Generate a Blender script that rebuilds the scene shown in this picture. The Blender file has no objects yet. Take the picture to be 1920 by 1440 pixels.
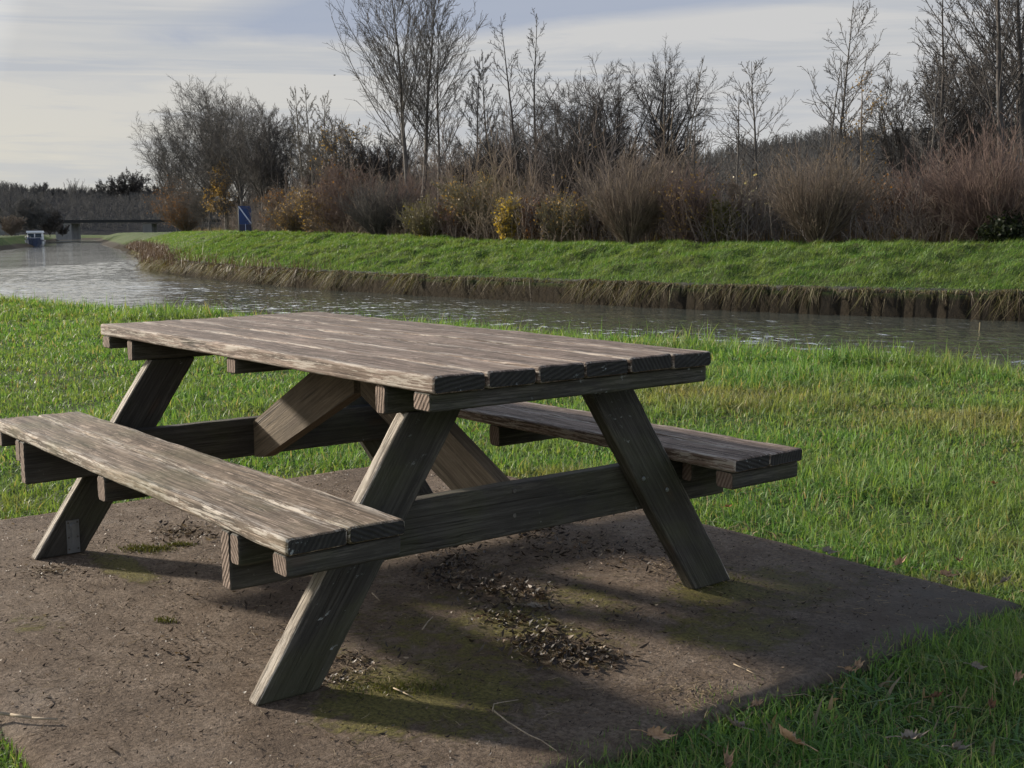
import bpy, math, random
import numpy as np
from mathutils import Vector, Matrix
PI = math.pi
C = bpy.context.scene.collection
scene = bpy.context.scene
random.seed(7)
RNG = np.random.default_rng(11)

# ------------------------------------------------------------------ camera
EYE = 1.0712; PITCH = -0.12538; ROLL = -0.00552; FPX = 2283.6
def cam_axes():
    F = np.array([0, math.cos(PITCH), math.sin(PITCH)])
    R = np.array([1.0, 0, 0]); U = np.cross(R, F)
    c, s = math.cos(ROLL), math.sin(ROLL)
    return c*R + s*U, -s*R + c*U, F
AR, AU, AF = cam_axes()
def ray(u, v): return AF + AR*(u-960)/FPX - AU*(v-720)/FPX
def at(u, v, depth):                      # point of the place seen at (u,v), depth metres ahead
    d = ray(u, v); k = depth/d[1]
    return Vector((k*d[0], depth, EYE + k*d[2]))
def on_z(u, v, z=0.0):
    d = ray(u, v); k = (z-EYE)/d[2]
    return Vector((k*d[0], k*d[1], z))
cam = bpy.data.cameras.new('camera'); cam.sensor_width = 36; cam.lens = FPX/1920*36
cam.clip_start = .05; cam.clip_end = 6000
camo = bpy.data.objects.new('camera', cam); C.objects.link(camo)
camo.matrix_world = Matrix(((AR[0], AU[0], -AF[0], 0), (AR[1], AU[1], -AF[1], 0), (AR[2], AU[2], -AF[2], EYE), (0, 0, 0, 1)))
scene.camera = camo

# ------------------------------------------------------------------ tagging
def tag(o, label=None, cat=None, group=None, kind=None):
    if label: o['label'] = label
    if cat: o['category'] = cat
    if group: o['group'] = group
    if kind: o['kind'] = kind
    return o
def empty(name, loc=(0, 0, 0), rz=0):
    o = bpy.data.objects.new(name, None); C.objects.link(o)
    o.location = loc; o.rotation_euler = (0, 0, rz); o.empty_display_size = .2
    return o
def link(name, me, mats, parent=None):
    o = bpy.data.objects.new(name, me); C.objects.link(o)
    for m in (mats if isinstance(mats, (list, tuple)) else [mats]): me.materials.append(m)
    if parent is not None: o.parent = parent
    return o

# ------------------------------------------------------------------ materials
def nt(name):
    m = bpy.data.materials.new(name); m.use_nodes = True
    t = m.node_tree; t.nodes.clear()
    out = t.nodes.new('ShaderNodeOutputMaterial'); b = t.nodes.new('ShaderNodeBsdfPrincipled')
    t.links.new(b.outputs[0], out.inputs[0])
    b.inputs['Specular IOR Level'].default_value = .25
    return m, t, b, out
class G:                                   # small node helper
    def __init__(s, t): s.t = t
    def n(s, ty, **k):
        x = s.t.nodes.new(ty)
        for a, v in k.items(): setattr(x, a, v)
        return x
    def l(s, a, b): s.t.links.new(a, b)
    def noise(s, vec, scale, detail=4, rough=.55, dist=0, dims='3D'):
        x = s.n('ShaderNodeTexNoise', noise_dimensions=dims); x.inputs['Scale'].default_value = scale
        x.inputs['Detail'].default_value = detail; x.inputs['Roughness'].default_value = rough
        x.inputs['Distortion'].default_value = dist
        if vec is not None: s.l(vec, x.inputs['Vector'])
        return x.outputs['Fac']
    def map(s, vec, sc=(1, 1, 1), loc=(0, 0, 0), rot=(0, 0, 0)):
        x = s.n('ShaderNodeMapping'); x.inputs['Scale'].default_value = sc; x.inputs['Location'].default_value = loc
        x.inputs['Rotation'].default_value = rot; s.l(vec, x.inputs[0]); return x.outputs[0]
    def ramp(s, fac, stops, interp='LINEAR'):
        x = s.n('ShaderNodeValToRGB'); r = x.color_ramp; r.interpolation = interp
        while len(r.elements) < len(stops): r.elements.new(.5)
        for e, (p, c) in zip(r.elements, stops):
            e.position = p; e.color = (*c, 1) if len(c) == 3 else c
        s.l(fac, x.inputs[0]); return x.outputs[0]
    def rng(s, v, a, b, c=0., d=1.):
        x = s.n('ShaderNodeMapRange'); s.l(v, x.inputs[0])
        for i, q in enumerate((a, b, c, d)): x.inputs[1+i].default_value = q
        return x.outputs[0]
    def mix(s, f, a, b, mode='MIX'):
        x = s.n('ShaderNodeMix', data_type='RGBA', blend_type=mode)
        for sock, v in ((x.inputs[0], f), (x.inputs[6], a), (x.inputs[7], b)):
            if isinstance(v, (int, float)): sock.default_value = v
            elif isinstance(v, tuple): sock.default_value = (*v, 1)
            else: s.l(v, sock)
        return x.outputs[2]
    def math(s, op, a, b=0., cl=False):
        x = s.n('ShaderNodeMath', operation=op, use_clamp=cl)
        for i, v in enumerate((a, b)):
            if isinstance(v, (int, float)): x.inputs[i].default_value = v
            else: s.l(v, x.inputs[i])
        return x.outputs[0]
    def bump(s, h, bsdf, strength=.5, dist=.01):
        x = s.n('ShaderNodeBump'); x.inputs['Strength'].default_value = strength; x.inputs['Distance'].default_value = dist
        s.l(h, x.inputs['Height']); s.l(x.outputs[0], bsdf.inputs['Normal']); return x
    def attr(s, nm, out='Vector'):
        x = s.n('ShaderNodeAttribute', attribute_name=nm); return x.outputs[out]

def simple(name, col, rough=.7, var=.25, scale=6, metal=0):
    m, t, b, o = nt(name); g = G(t)
    co = g.n('ShaderNodeTexCoord').outputs['Object']
    f = g.noise(co, scale, 5)
    c1 = tuple(v*(1-var) for v in col); c2 = tuple(min(1, v*(1+var)) for v in col)
    g.l(g.ramp(f, [(.3, c1), (.7, c2)]), b.inputs['Base Color'])
    b.inputs['Roughness'].default_value = rough; b.inputs['Metallic'].default_value = metal
    return m

def wood_mat(name, dark, mid, light, streak=.5, moss=0.0, white=0.3, lich=0.0):
    m, t, b, o = nt(name); g = G(t)
    v = g.attr('gc')
    fine = g.noise(g.map(v, (3.5, 130, 130)), 1, 4, .7, .5)
    med = g.noise(g.map(v, (1.6, 34, 34)), 1, 5, .65, .6)
    big = g.noise(g.map(v, (3, 8, 8)), 1, 5, .6, .4)
    blot = g.noise(v, 14, 6, .7)
    s = g.math('ADD', g.math('MULTIPLY', fine, .55), g.math('MULTIPLY', med, .45))
    col = g.ramp(s, [(.42, dark), (.495, mid), (.57, light)])
    col = g.mix(g.rng(big, .35, .65, 0, .65), col, tuple(c*.62 for c in mid))
    isl = g.n('ShaderNodeNewGeometry').outputs['Random Per Island']; col = g.mix(1.0, col, g.ramp(isl, [(0, (.78, .77, .76)), (1, (1.15, 1.13, 1.1))]), 'MULTIPLY')
    # pale worn fibres
    wn = g.noise(g.map(v, (7, 95, 95)), 1, 6, .75, 1.0)
    wn2 = g.noise(g.map(v, (2.0, 170, 170), (4, 1, 8)), 1, 4, .7, .4)
    wmask = g.math('MULTIPLY', g.math('MAXIMUM', g.rng(wn, .55, .585), g.rng(wn2, .60, .63)), g.rng(blot, .42, .50), True)
    wmask = g.math('MULTIPLY', wmask, white)
    col = g.mix(wmask, col, tuple(min(.5, c*2.3+.07) for c in mid))
    # pale edges
    ed = g.attr('edge', 'Fac')
    en = g.noise(g.map(v, (7, 90, 90)), 1, 6, .75)
    em = g.math('MULTIPLY', g.math('MULTIPLY', ed, g.rng(en, .50, .56)), white*1.05, True)
    col = g.mix(em, col, (.42, .37, .31))
    # cracks
    cr = g.noise(g.map(v, (.9, 48, 48), (5, 2, 9)), 1, 2, .5, .9)
    ck = g.rng(g.math('ABSOLUTE', g.math('SUBTRACT', cr, .5)), .0, .022, 1, 0)
    ck = g.math('MULTIPLY', ck, g.rng(g.noise(g.map(v, (2, 12, 12), (3, 3, 3)), 1, 2), .45, .6))
    col = g.mix(g.math('MULTIPLY', ck, .8), col, (.025, .02, .016))
    # knots
    kn = g.n('ShaderNodeTexVoronoi'); kn.inputs['Scale'].default_value = 1
    g.l(g.map(v, (2.6, 8, 8)), kn.inputs['Vector'])
    kd = g.rng(kn.outputs['Distance'], .04, .13, 1, 0)
    col = g.mix(g.math('MULTIPLY', kd, .55), col, (.07, .045, .03))
    if moss:
        mo = g.math('MULTIPLY', g.rng(g.noise(v, 3.5, 6, .6), .47, .62), moss)
        col = g.mix(mo, col, (.07, .075, .025))
    if lich:
        li = g.rng(g.noise(v, 34, 5, .7), .64, .68)
        li = g.math('MULTIPLY', li, g.rng(g.noise(v, 5, 3), .52, .6))
        col = g.mix(g.math('MULTIPLY', li, lich), col, (.42, .44, .43))
    g.l(col, b.inputs['Base Color'])
    b.inputs['Roughness'].default_value = .82
    hgt = g.math('SUBTRACT', g.math('ADD', s, g.math('MULTIPLY', blot, .25)), g.math('MULTIPLY', ck, .8))
    g.bump(hgt, b, .75, .006)
    return m
def end_mat(name, dark, light, lich=.6):
    m, t, b, o = nt(name); g = G(t)
    v = g.attr('gc')
    w = g.n('ShaderNodeTexWave', wave_type='RINGS', rings_direction='X'); w.inputs['Scale'].default_value = 28
    w.inputs['Distortion'].default_value = 2.2; w.inputs['Detail'].default_value = 3; w.inputs['Detail Scale'].default_value = 1.2
    g.l(g.map(v, (.15, 1, 1), (0, .02, .035)), w.inputs['Vector'])
    col = g.ramp(w.outputs['Fac'], [(.2, dark), (.8, light)])
    n = g.noise(v, 30, 6, .7)
    col = g.mix(g.rng(n, .4, .65, 0, .5), col, tuple(c*.5 for c in dark))
    li = g.math('MULTIPLY', g.rng(g.noise(v, 60, 5, .75), .60, .66), g.rng(g.noise(v, 8, 3), .53, .6))
    col = g.mix(g.math('MULTIPLY', li, lich), col, (.45, .47, .46))
    g.l(col, b.inputs['Base Color']); b.inputs['Roughness'].default_value = .9
    g.bump(g.math('ADD', n, g.math('MULTIPLY', w.outputs['Fac'], .3)), b, .7, .006)
    return m
M = {}
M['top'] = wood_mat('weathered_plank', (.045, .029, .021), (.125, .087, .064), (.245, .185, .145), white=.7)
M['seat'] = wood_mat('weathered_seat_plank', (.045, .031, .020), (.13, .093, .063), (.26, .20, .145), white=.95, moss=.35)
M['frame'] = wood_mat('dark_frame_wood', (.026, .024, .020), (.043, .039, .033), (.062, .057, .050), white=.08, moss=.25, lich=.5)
M['frame_edge'] = wood_mat('bleached_sunlit_leg_edge', (.07, .058, .045), (.19, .16, .125), (.34, .30, .24), white=.7)  # bleached wood, paled further so the outer leg faces look sunlit
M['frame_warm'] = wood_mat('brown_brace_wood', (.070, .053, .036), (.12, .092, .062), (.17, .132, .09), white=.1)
M['end'] = end_mat('plank_end_grain', (.022, .020, .018), (.038, .035, .031))
M['end_pale'] = end_mat('batten_end_grain', (.13, .09, .066), (.215, .16, .125), .2)
M['screw'] = simple('dull_bolt_head', (.10, .09, .08), .6, .3, 40, .4)
M['steel'] = simple('galvanised_steel', (.20, .205, .21), .45, .2, 30, .7)

# ------------------------------------------------------------------ plank meshes (table)
class MB:
    def __init__(s): s.v = []; s.f = []; s.gc = []; s.ed = []; s.mi = []; s.sm = []
    def plank(s, P0, P1, wd, w, t, cut0=None, cut1=None, bev=.006, n=24, warp=.0012, rnd=None, tilt=0, ends=(1, 1), rough_end=.0, side=0, sidesign=1):
        """P0,P1 centre ends; wd = width direction"""
        P0 = Vector(P0); P1 = Vector(P1); ax = (P1-P0); L = ax.length; ax.normalize()
        wd = Vector(wd); wd = (wd-ax*wd.dot(ax)).normalized(); td = ax.cross(wd)
        rr = random.Random(len(s.v)+int(L*1000) if rnd is None else rnd)
        off = (rr.uniform(-20, 20), rr.uniform(-9, 9), rr.uniform(-9, 9))
        sec = []
        hw, ht = w/2, t/2; b = min(bev, ht*.9)
        for cx, cy, a0 in ((hw-b, ht-b, 0), (-(hw-b), ht-b, 90), (-(hw-b), -(ht-b), 180), (hw-b, -(ht-b), 270)):
            for k in range(4):
                a = math.radians(a0+k*30); sec.append((cx+b*math.cos(a), cy+b*math.sin(a), 1))
        # extra points along the faces, for waviness
        full = []
        for i in range(16):
            a = sec[i]; c = sec[(i+1) % 16]; full.append(a)
            if i % 4 == 3:
                d = math.hypot(a[0]-c[0], a[1]-c[1]); m = max(1, int(d/.03))
                for q in range(1, m): full.append((a[0]+(c[0]-a[0])*q/m, a[1]+(c[1]-a[1])*q/m, 0))
        K = len(full); base = len(s.v)
        ph = [rr.uniform(0, 6.28) for _ in range(6)]
        stations = [0, .003/L, .007/L]+[(i+1)/(n+1) for i in range(n)]+[1-.007/L, 1-.003/L, 1]
        for si, u in enumerate(stations):
            shrink = {0: .0035, 1: .001}.get(min(si, len(stations)-1-si), 0)
            for (a, c, e) in full:
                q = L*u
                wob = warp*(math.sin(q*5+ph[0]+a*20)+.6*math.sin(q*13+ph[1]+c*60)+.5*math.sin(q*31+ph[2]+a*90))
                aa = a*(1-shrink/hw) + wob*(.6 if abs(a) > hw*.8 else 0); cc = c*(1-shrink/ht) + wob*(1 if c > 0 else .3)
                if e: aa += rr.uniform(-1, 1)*warp*.5; cc += rr.uniform(-1, 1)*warp*.5
                p = P0+ax*q+wd*aa+td*cc
                if cut0 is not None:
                    nn = Vector(cut0); sh = -(wd*aa+td*cc).dot(nn)/ax.dot(nn); p += ax*sh*(1-u)
                if cut1 is not None:
                    nn = Vector(cut1); sh = -(wd*aa+td*cc).dot(nn)/ax.dot(nn); p += ax*sh*u
                if rough_end and si in (0, len(stations)-1): p += ax*rr.uniform(-1, 1)*rough_end
                s.v.append(p); s.gc.append((q+off[0], aa+off[1], cc+off[2])); s.ed.append(1.0 if e else 0.0)
        S = len(stations)
        for i in range(S-1):
            for k in range(K):
                k2 = (k+1) % K
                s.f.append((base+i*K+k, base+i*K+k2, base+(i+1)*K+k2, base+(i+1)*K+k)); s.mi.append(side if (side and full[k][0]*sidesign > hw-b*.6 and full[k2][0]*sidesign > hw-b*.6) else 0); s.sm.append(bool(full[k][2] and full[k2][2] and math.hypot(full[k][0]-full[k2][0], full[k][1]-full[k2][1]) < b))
        # the ends: duplicate ring so the shading stays crisp
        for ring, flip, mi in ((0, True, ends[0]), (S-1, False, ends[1])):
            b2 = len(s.v)
            for k in range(K):
                s.v.append(s.v[base+ring*K+k].copy()); g0 = s.gc[base+ring*K+k]; s.gc.append(g0); s.ed.append(0)
            idx = [b2+k for k in range(K)]
            s.f.append(tuple(reversed(idx)) if flip else tuple(idx)); s.mi.append(mi); s.sm.append(False)
        return s
    def box(s, c, d, mi=0, bev=0):
        b = len(s.v); c = Vector(c)
        for i in range(8):
            o = Vector(((i & 1)-.5, ((i >> 1) & 1)-.5, ((i >> 2) & 1)-.5)); s.v.append(c+Vector((o.x*d[0], o.y*d[1], o.z*d[2])))
            s.gc.append(tuple(s.v[-1])); s.ed.append(0)
        for f in ((0, 2, 3, 1), (4, 5, 7, 6), (0, 1, 5, 4), (2, 6, 7, 3), (0, 4, 6, 2), (1, 3, 7, 5)):
            s.f.append(tuple(b+i for i in f)); s.mi.append(mi); s.sm.append(False)
        return s
    def cyl(s, p0, p1, r0, r1=None, n=10, mi=0, cap=True):
        r1 = r0 if r1 is None else r1
        p0 = Vector(p0); p1 = Vector(p1); a = (p1-p0).normalized()
        u = a.orthogonal().normalized(); w = a.cross(u); b = len(s.v)
        for p, r in ((p0, r0), (p1, r1)):
            for k in range(n):
                q = 2*PI*k/n; s.v.append(p+u*math.cos(q)*r+w*math.sin(q)*r); s.gc.append(tuple(s.v[-1])); s.ed.append(0)
        for k in range(n):
            s.f.append((b+k, b+(k+1) % n, b+n+(k+1) % n, b+n+k)); s.mi.append(mi); s.sm.append(True)
        if cap:
            s.f.append(tuple(b+k for k in reversed(range(n)))); s.mi.append(mi); s.sm.append(False)
            s.f.append(tuple(b+n+k for k in range(n))); s.mi.append(mi); s.sm.append(False)
        return s
    def build(s, name, mats, parent=None):
        me = bpy.data.meshes.new(name); me.from_pydata([tuple(v) for v in s.v], [], s.f)
        a = me.attributes.new('gc', 'FLOAT_VECTOR', 'POINT'); a.data.foreach_set('vector', np.array(s.gc, 'f').ravel())
        e = me.attributes.new('edge', 'FLOAT', 'POINT'); e.data.foreach_set('value', np.array(s.ed, 'f'))
        me.polygons.foreach_set('material_index', s.mi); me.polygons.foreach_set('use_smooth', s.sm)
        me.update(); return link(name, me, mats, parent)

# ------------------------------------------------------------------ THE PICNIC TABLE
TROT = -0.9048     # rad; X axis of the table runs towards the near end
TLOC = Vector((-.4663, 3.793, 0))
table = empty('picnic_table', TLOC, TROT)
tag(table, 'weathered wooden picnic table with two attached benches, standing on a bare concrete pad', 'picnic table')
def t2w(x, y, z=0):
    c, s = math.cos(TROT), math.sin(TROT); return Vector((TLOC.x+c*x-s*y, TLOC.y+s*x+c*y, z))
mb = MB()
BW = .910/6
far_ext = [0, .004, .012, .022, .035, .055]
for i in range(6):
    yc = -.455+BW*(i+.5); ran = random.Random(40+i)
    x1 = 1.048+ran.uniform(-.004, .005)
    mb.plank((-1.048-far_ext[i]+ran.uniform(-.004, .004), yc, .7295), (x1, yc, .7295+ran.uniform(-.0015, .0015)), (0, 1, 0), BW-.0045-(ran.uniform(0, .003)), .0405, bev=.0075, n=46, warp=.0011, rnd=100+i, rough_end=.0015)
mb.build('tabletop', [M['top'], M['end']], table)
for sg in (-1, 1):
    mb = MB()
    for k in range(2):
        yc = sg*(.536+.1485*(k+.5)); ran = random.Random(70+k+sg)
        mb.plank((-1.06+ran.uniform(-.008, .008), yc, .4235), (1.06+ran.uniform(-.005, .003), yc, .4235), (0, 1, 0), .1445, .0375, bev=.0075, n=46, warp=.0012, rnd=200+k*3+sg, rough_end=.0015)
    o = mb.build('bench_seat', [M['seat'] if sg < 0 else M['top'], M['end']], table)
    o['label'] = 'near left bench of two pale weathered planks' if sg < 0 else 'far right bench of two darker planks'
XL0, XL1 = .779, .825      # leg slab in x
for sx in (-1, 1):
    # cross member under the top, the stretcher, the end battens
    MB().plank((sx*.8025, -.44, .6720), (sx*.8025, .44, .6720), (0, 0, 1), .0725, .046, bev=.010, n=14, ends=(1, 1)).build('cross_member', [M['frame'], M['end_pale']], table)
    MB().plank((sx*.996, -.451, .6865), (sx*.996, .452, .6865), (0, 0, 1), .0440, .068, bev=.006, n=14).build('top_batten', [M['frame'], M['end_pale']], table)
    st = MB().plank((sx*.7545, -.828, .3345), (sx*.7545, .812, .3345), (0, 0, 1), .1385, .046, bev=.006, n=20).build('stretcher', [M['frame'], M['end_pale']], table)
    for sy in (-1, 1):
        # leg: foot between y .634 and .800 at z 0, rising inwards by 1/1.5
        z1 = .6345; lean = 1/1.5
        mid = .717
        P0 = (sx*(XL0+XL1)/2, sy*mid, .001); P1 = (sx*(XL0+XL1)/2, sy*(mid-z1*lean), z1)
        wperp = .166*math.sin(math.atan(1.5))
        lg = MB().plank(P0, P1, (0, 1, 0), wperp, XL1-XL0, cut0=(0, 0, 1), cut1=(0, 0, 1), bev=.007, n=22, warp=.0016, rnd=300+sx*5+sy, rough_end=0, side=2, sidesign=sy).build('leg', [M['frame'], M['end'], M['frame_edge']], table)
        # steel foot bracket on the inner face
        br = MB().box((sx*(XL0-.0035), sy*.672, .062), (.003, .042, .112))
        xb = sx*(XL0-.006)
        for zz, yy in ((.11, .672),):
            br.cyl((xb+sx*.002, sy*yy, .098), (xb-sx*.007, sy*yy, .098), .011, n=6)
        br.box((sx*(XL0-.0075), sy*.672, .065), (.004, .010, .05))
        bo = br.build('foot_bracket', M['steel'], lg)
        for zz in (.02, .06, .110):
            for yy in (.657, .687): MB().cyl((sx*(XL0-.0045), sy*yy, zz), (sx*(XL0-.0062), sy*yy, zz), .0035, n=8).build('bracket_screw', M['screw'], lg)
        # bench supports
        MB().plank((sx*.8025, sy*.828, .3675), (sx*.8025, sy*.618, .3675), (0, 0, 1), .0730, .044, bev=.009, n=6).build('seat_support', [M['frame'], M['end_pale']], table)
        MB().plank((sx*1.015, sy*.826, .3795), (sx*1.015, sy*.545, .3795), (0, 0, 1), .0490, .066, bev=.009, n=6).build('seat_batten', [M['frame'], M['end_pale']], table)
        # two coach bolts through leg and stretcher
        for (yy, zz) in ((.418, .369), (.513, .324)): MB().cyl((sx*(XL1-.001), sy*yy, zz), (sx*(XL1+.004), sy*yy, zz), .0075, .005, n=10).build('bolt', M['steel'], lg)
    # diagonal brace
    zt = lambda x: .39+.5*(.735-abs(x))
    pr = []
    poly = [(.731, zt(.731)), (.731, .262), (.66, zt(.66)-.157), (.02, .700-.135), (.02, .7075), (.10, .7075)]
    m2 = MB(); y0, y1 = -.023, .023
    n0 = len(poly)
    for y in (y0, y1):
        for (x, z) in poly: m2.v.append(Vector((sx*x, y, z))); m2.gc.append((x*.894-z*.447+3*sx, x*.447+z*.894, y)); m2.ed.append(0)
    order = list(range(n0))
    fr = tuple(order) if sx > 0 else tuple(reversed(order))
    m2.f.append(fr); m2.mi.append(0); m2.sm.append(False)
    m2.f.append(tuple(n0+i for i in reversed(fr))); m2.mi.append(0); m2.sm.append(False)
    for i in range(n0):
        j = (i+1) % n0; q = (i, n0+i, n0+j, j); m2.f.append(q if sx > 0 else tuple(reversed(q))); m2.mi.append(0); m2.sm.append(False)
    m2.build('brace', [M['frame_warm']], table)
    for zz in (.385, .318): MB().cyl((sx*.7770, -.012, zz), (sx*.7795, -.012, zz), .007, .005, n=10).build('bolt', M['screw'], st)
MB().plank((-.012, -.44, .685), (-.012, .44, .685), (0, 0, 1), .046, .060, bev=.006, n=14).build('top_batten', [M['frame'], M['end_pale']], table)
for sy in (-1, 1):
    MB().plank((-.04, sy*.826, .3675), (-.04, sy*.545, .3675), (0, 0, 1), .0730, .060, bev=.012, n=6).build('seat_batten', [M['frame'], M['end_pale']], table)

# ------------------------------------------------------------------ numpy helpers
def vnoise(x, y, seed=0):
    xi = np.floor(x).astype(np.int64); yi = np.floor(y).astype(np.int64); xf = x-xi; yf = y-yi
    def h(a, b):
        n = (a*374761393+b*668265263+seed*982451653) & 0xffffffff
        n = ((n ^ (n >> 13))*1274126177) & 0xffffffff
        return ((n ^ (n >> 16)) & 0xffff)/65535.0
    u = xf*xf*(3-2*xf); v = yf*yf*(3-2*yf)
    return (h(xi, yi)*(1-u)+h(xi+1, yi)*u)*(1-v)+(h(xi, yi+1)*(1-u)+h(xi+1, yi+1)*u)*v
def fbm(x, y, seed=0, o=4):
    r = 0; a = .5; t = 0
    for i in range(o): r = r+a*vnoise(x*2**i, y*2**i, seed+i*17); t += a; a *= .5
    return r/t
def sm(e0, e1, x):
    t = np.clip((x-e0)/(e1-e0), 0, 1); return t*t*(3-2*t)
def raw_mesh(name, V, F, mats, parent=None, smooth=False, mi=None):
    """V (n,3), F (m,k) constant k"""
    me = bpy.data.meshes.new(name); V = np.asarray(V, 'f'); F = np.asarray(F, np.int32); k = F.shape[1]
    me.vertices.add(len(V)); me.vertices.foreach_set('co', V.ravel())
    me.loops.add(F.size); me.loops.foreach_set('vertex_index', F.ravel())
    me.polygons.add(len(F)); me.polygons.foreach_set('loop_start', np.arange(0, F.size, k, dtype=np.int32))
    me.polygons.foreach_set('loop_total', np.full(len(F), k, np.int32))
    if smooth: me.polygons.foreach_set('use_smooth', np.ones(len(F), bool))
    if mi is not None: me.polygons.foreach_set('material_index', np.asarray(mi, np.int32))
    me.update(calc_edges=True)
    return link(name, me, mats, parent)

# ------------------------------------------------------------------ terrain
NB = np.array([(60, -30), (14, 0), (8, 5.6), (5.2, 8.6), (4.1, 9.7), (3.55, 10.2), (2.67, 11.2), (1.98, 12.1), (-.8, 14.3), (-3.67, 16.5), (-6.1, 18.6), (-8.8, 21.1), (-16, 28), (-31, 50), (-52, 112), (-64, 155), (-83, 210), (-94, 240), (-129, 350), (-200, 560), (-262, 700)], float)
WF = np.array([(60, -10), (30, 12), (18, 21), (10.97, 26), (7.5, 28.3), (3.95, 31), (0, 35), (-1.74, 36.6), (-5.5, 40.9), (-9.6, 46.8), (-15.2, 57.3), (-19.2, 65.9), (-27, 92), (-42, 135), (-98, 293), (-165, 500), (-240, 700)], float)
POLY = np.vstack([NB, WF[::-1]])
def polydist(P, L):
    best = np.full(len(P), 1e9)
    for a, b in zip(L[:-1], L[1:]):
        d = b-a; t = np.clip(((P-a)@d)/(d@d), 0, 1); q = a+t[:, None]*d
        best = np.minimum(best, np.hypot(P[:, 0]-q[:, 0], P[:, 1]-q[:, 1]))
    return best
def inpoly(P, L):
    x, y = P[:, 0], P[:, 1]; r = np.zeros(len(P), bool); n = len(L)
    for i in range(n):
        x0, y0 = L[i]; x1, y1 = L[(i+1) % n]
        if y0 == y1: continue
        c = ((y0 > y) != (y1 > y)) & (x < (x1-x0)*(y-y0)/(y1-y0)+x0)
        r ^= c
    return r
WATER = -.90; LEDGE = -.37
def height(x, y):
    P = np.stack([x, y], 1); dN = polydist(P, NB); dF = polydist(P, WF); ins = inpoly(P, POLY)
    lump = fbm(x*.7, y*.7, 3, 4)-.5
    # near side
    ramp = sm(70, 160, y)*.55
    zn = -.05+.05*lump*sm(.3, 3, dN)*np.clip(1.0, 0, 1)+ramp+.10*sm(1.5, .4, dN)*sm(9, 11, y)*0
    zn = zn-.10*sm(.9, 0, dN)
    # slab surroundings stay level
    c, s = math.cos(-TROT), math.sin(-TROT); tx = c*(x-TLOC.x)-s*(y-TLOC.y); ty = s*(x-TLOC.x)+c*(y-TLOC.y)
    ds = np.maximum(np.abs(tx)-1.49, np.abs(ty)-1.29)
    zn = np.where(ds < .6, -.035+(zn+.035)*sm(0, .6, ds), zn)
    zn = np.where(ds < -.12, -.12, zn)
    # far side
    top = .60+.28*sm(2, -8, x)+.17*sm(-6, -20, x)
    k = np.clip((dF-.12)/4.6, 0, 1); k = k*(1.35-.35*k)
    rough = (fbm(x*1.9+y*.6, y*1.3-x*.8, 9, 4)-.5)*.42*sm(.3, 1.2, dF)*sm(8, 4.5, dF)
    zf = LEDGE+(top-LEDGE)*k+rough+.12*(fbm(x*.25, y*.25, 5, 3)-.5)*sm(3, 9, dF)
    zf = np.where(dF < .15, LEDGE, zf)
    z = np.where(dN < dF, zn, zf)
    zc = np.where(dN < dF, -.16-1.5*dN, np.where(dF < .3, LEDGE-.02, -2.2))
    zc = np.maximum(zc, -2.2)
    z = np.where(ins, zc, z)
    far = sm(600, 800, y)
    z = np.where((y > 690) & ins, .6, z)
    return z
def axis(segs):
    o = [segs[0][0]]
    for a, b, st in segs:
        n = max(1, int(round((b-a)/st))); o += list(np.linspace(a, b, n+1)[1:])
    return np.array(o)
gx = axis([(-2500, -500, 200), (-500, -120, 12), (-120, -26, 3), (-26, -10, .3), (-10, 16, .2), (16, 30, .7), (30, 100, 5), (100, 500, 50), (500, 2500, 250)])
gy = axis([(-500, -40, 60), (-40, -2, 3), (-2, 45, .2), (45, 75, .4), (75, 160, 2.5), (160, 420, 8), (420, 760, 20), (760, 3000, 250)])
GX, GY = np.meshgrid(gx, gy); gz = height(GX.ravel(), GY.ravel())
V = np.stack([GX.ravel(), GY.ravel(), gz], 1)
nx, ny = len(gx), len(gy)
ii = (np.arange(ny-1)[:, None]*nx+np.arange(nx-1)[None, :]).ravel()
F = np.stack([ii, ii+1, ii+nx+1, ii+nx], 1)

def ground_mat():
    m, t, b, o = nt('grassy_ground'); g = G(t)
    co = g.n('ShaderNodeNewGeometry').outputs['Position']
    n1 = g.noise(co, .9, 5); n2 = g.noise(co, 11, 6, .7); n3 = g.noise(co, 60, 4, .7)
    col = g.ramp(n2, [(.32, (.020, .028, .009)), (.5, (.045, .075, .018)), (.7, (.085, .12, .03))])
    col = g.mix(g.rng(n1, .45, .65, 0, .5), col, (.085, .085, .035))
    sp = g.n('ShaderNodeSeparateXYZ'); g.l(co, sp.inputs[0])
    dirt = g.rng(sp.outputs['Z'], -.5, -.30, 1, 0)
    col = g.mix(dirt, col, (.034, .028, .02))
    # brown woodland floor beyond the tow path
    g.l(col, b.inputs['Base Color']); b.inputs['Roughness'].default_value = .9
    b.inputs['Specular IOR Level'].default_value = .1
    g.bump(g.math('ADD', n2, g.math('MULTIPLY', n3, .4)), b, .9, .06)
    return m
M['ground'] = ground_mat()
go = raw_mesh('ground', V, F, M['ground'], smooth=True); tag(go, 'grass covered ground on both sides of the canal', kind='structure')

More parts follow.
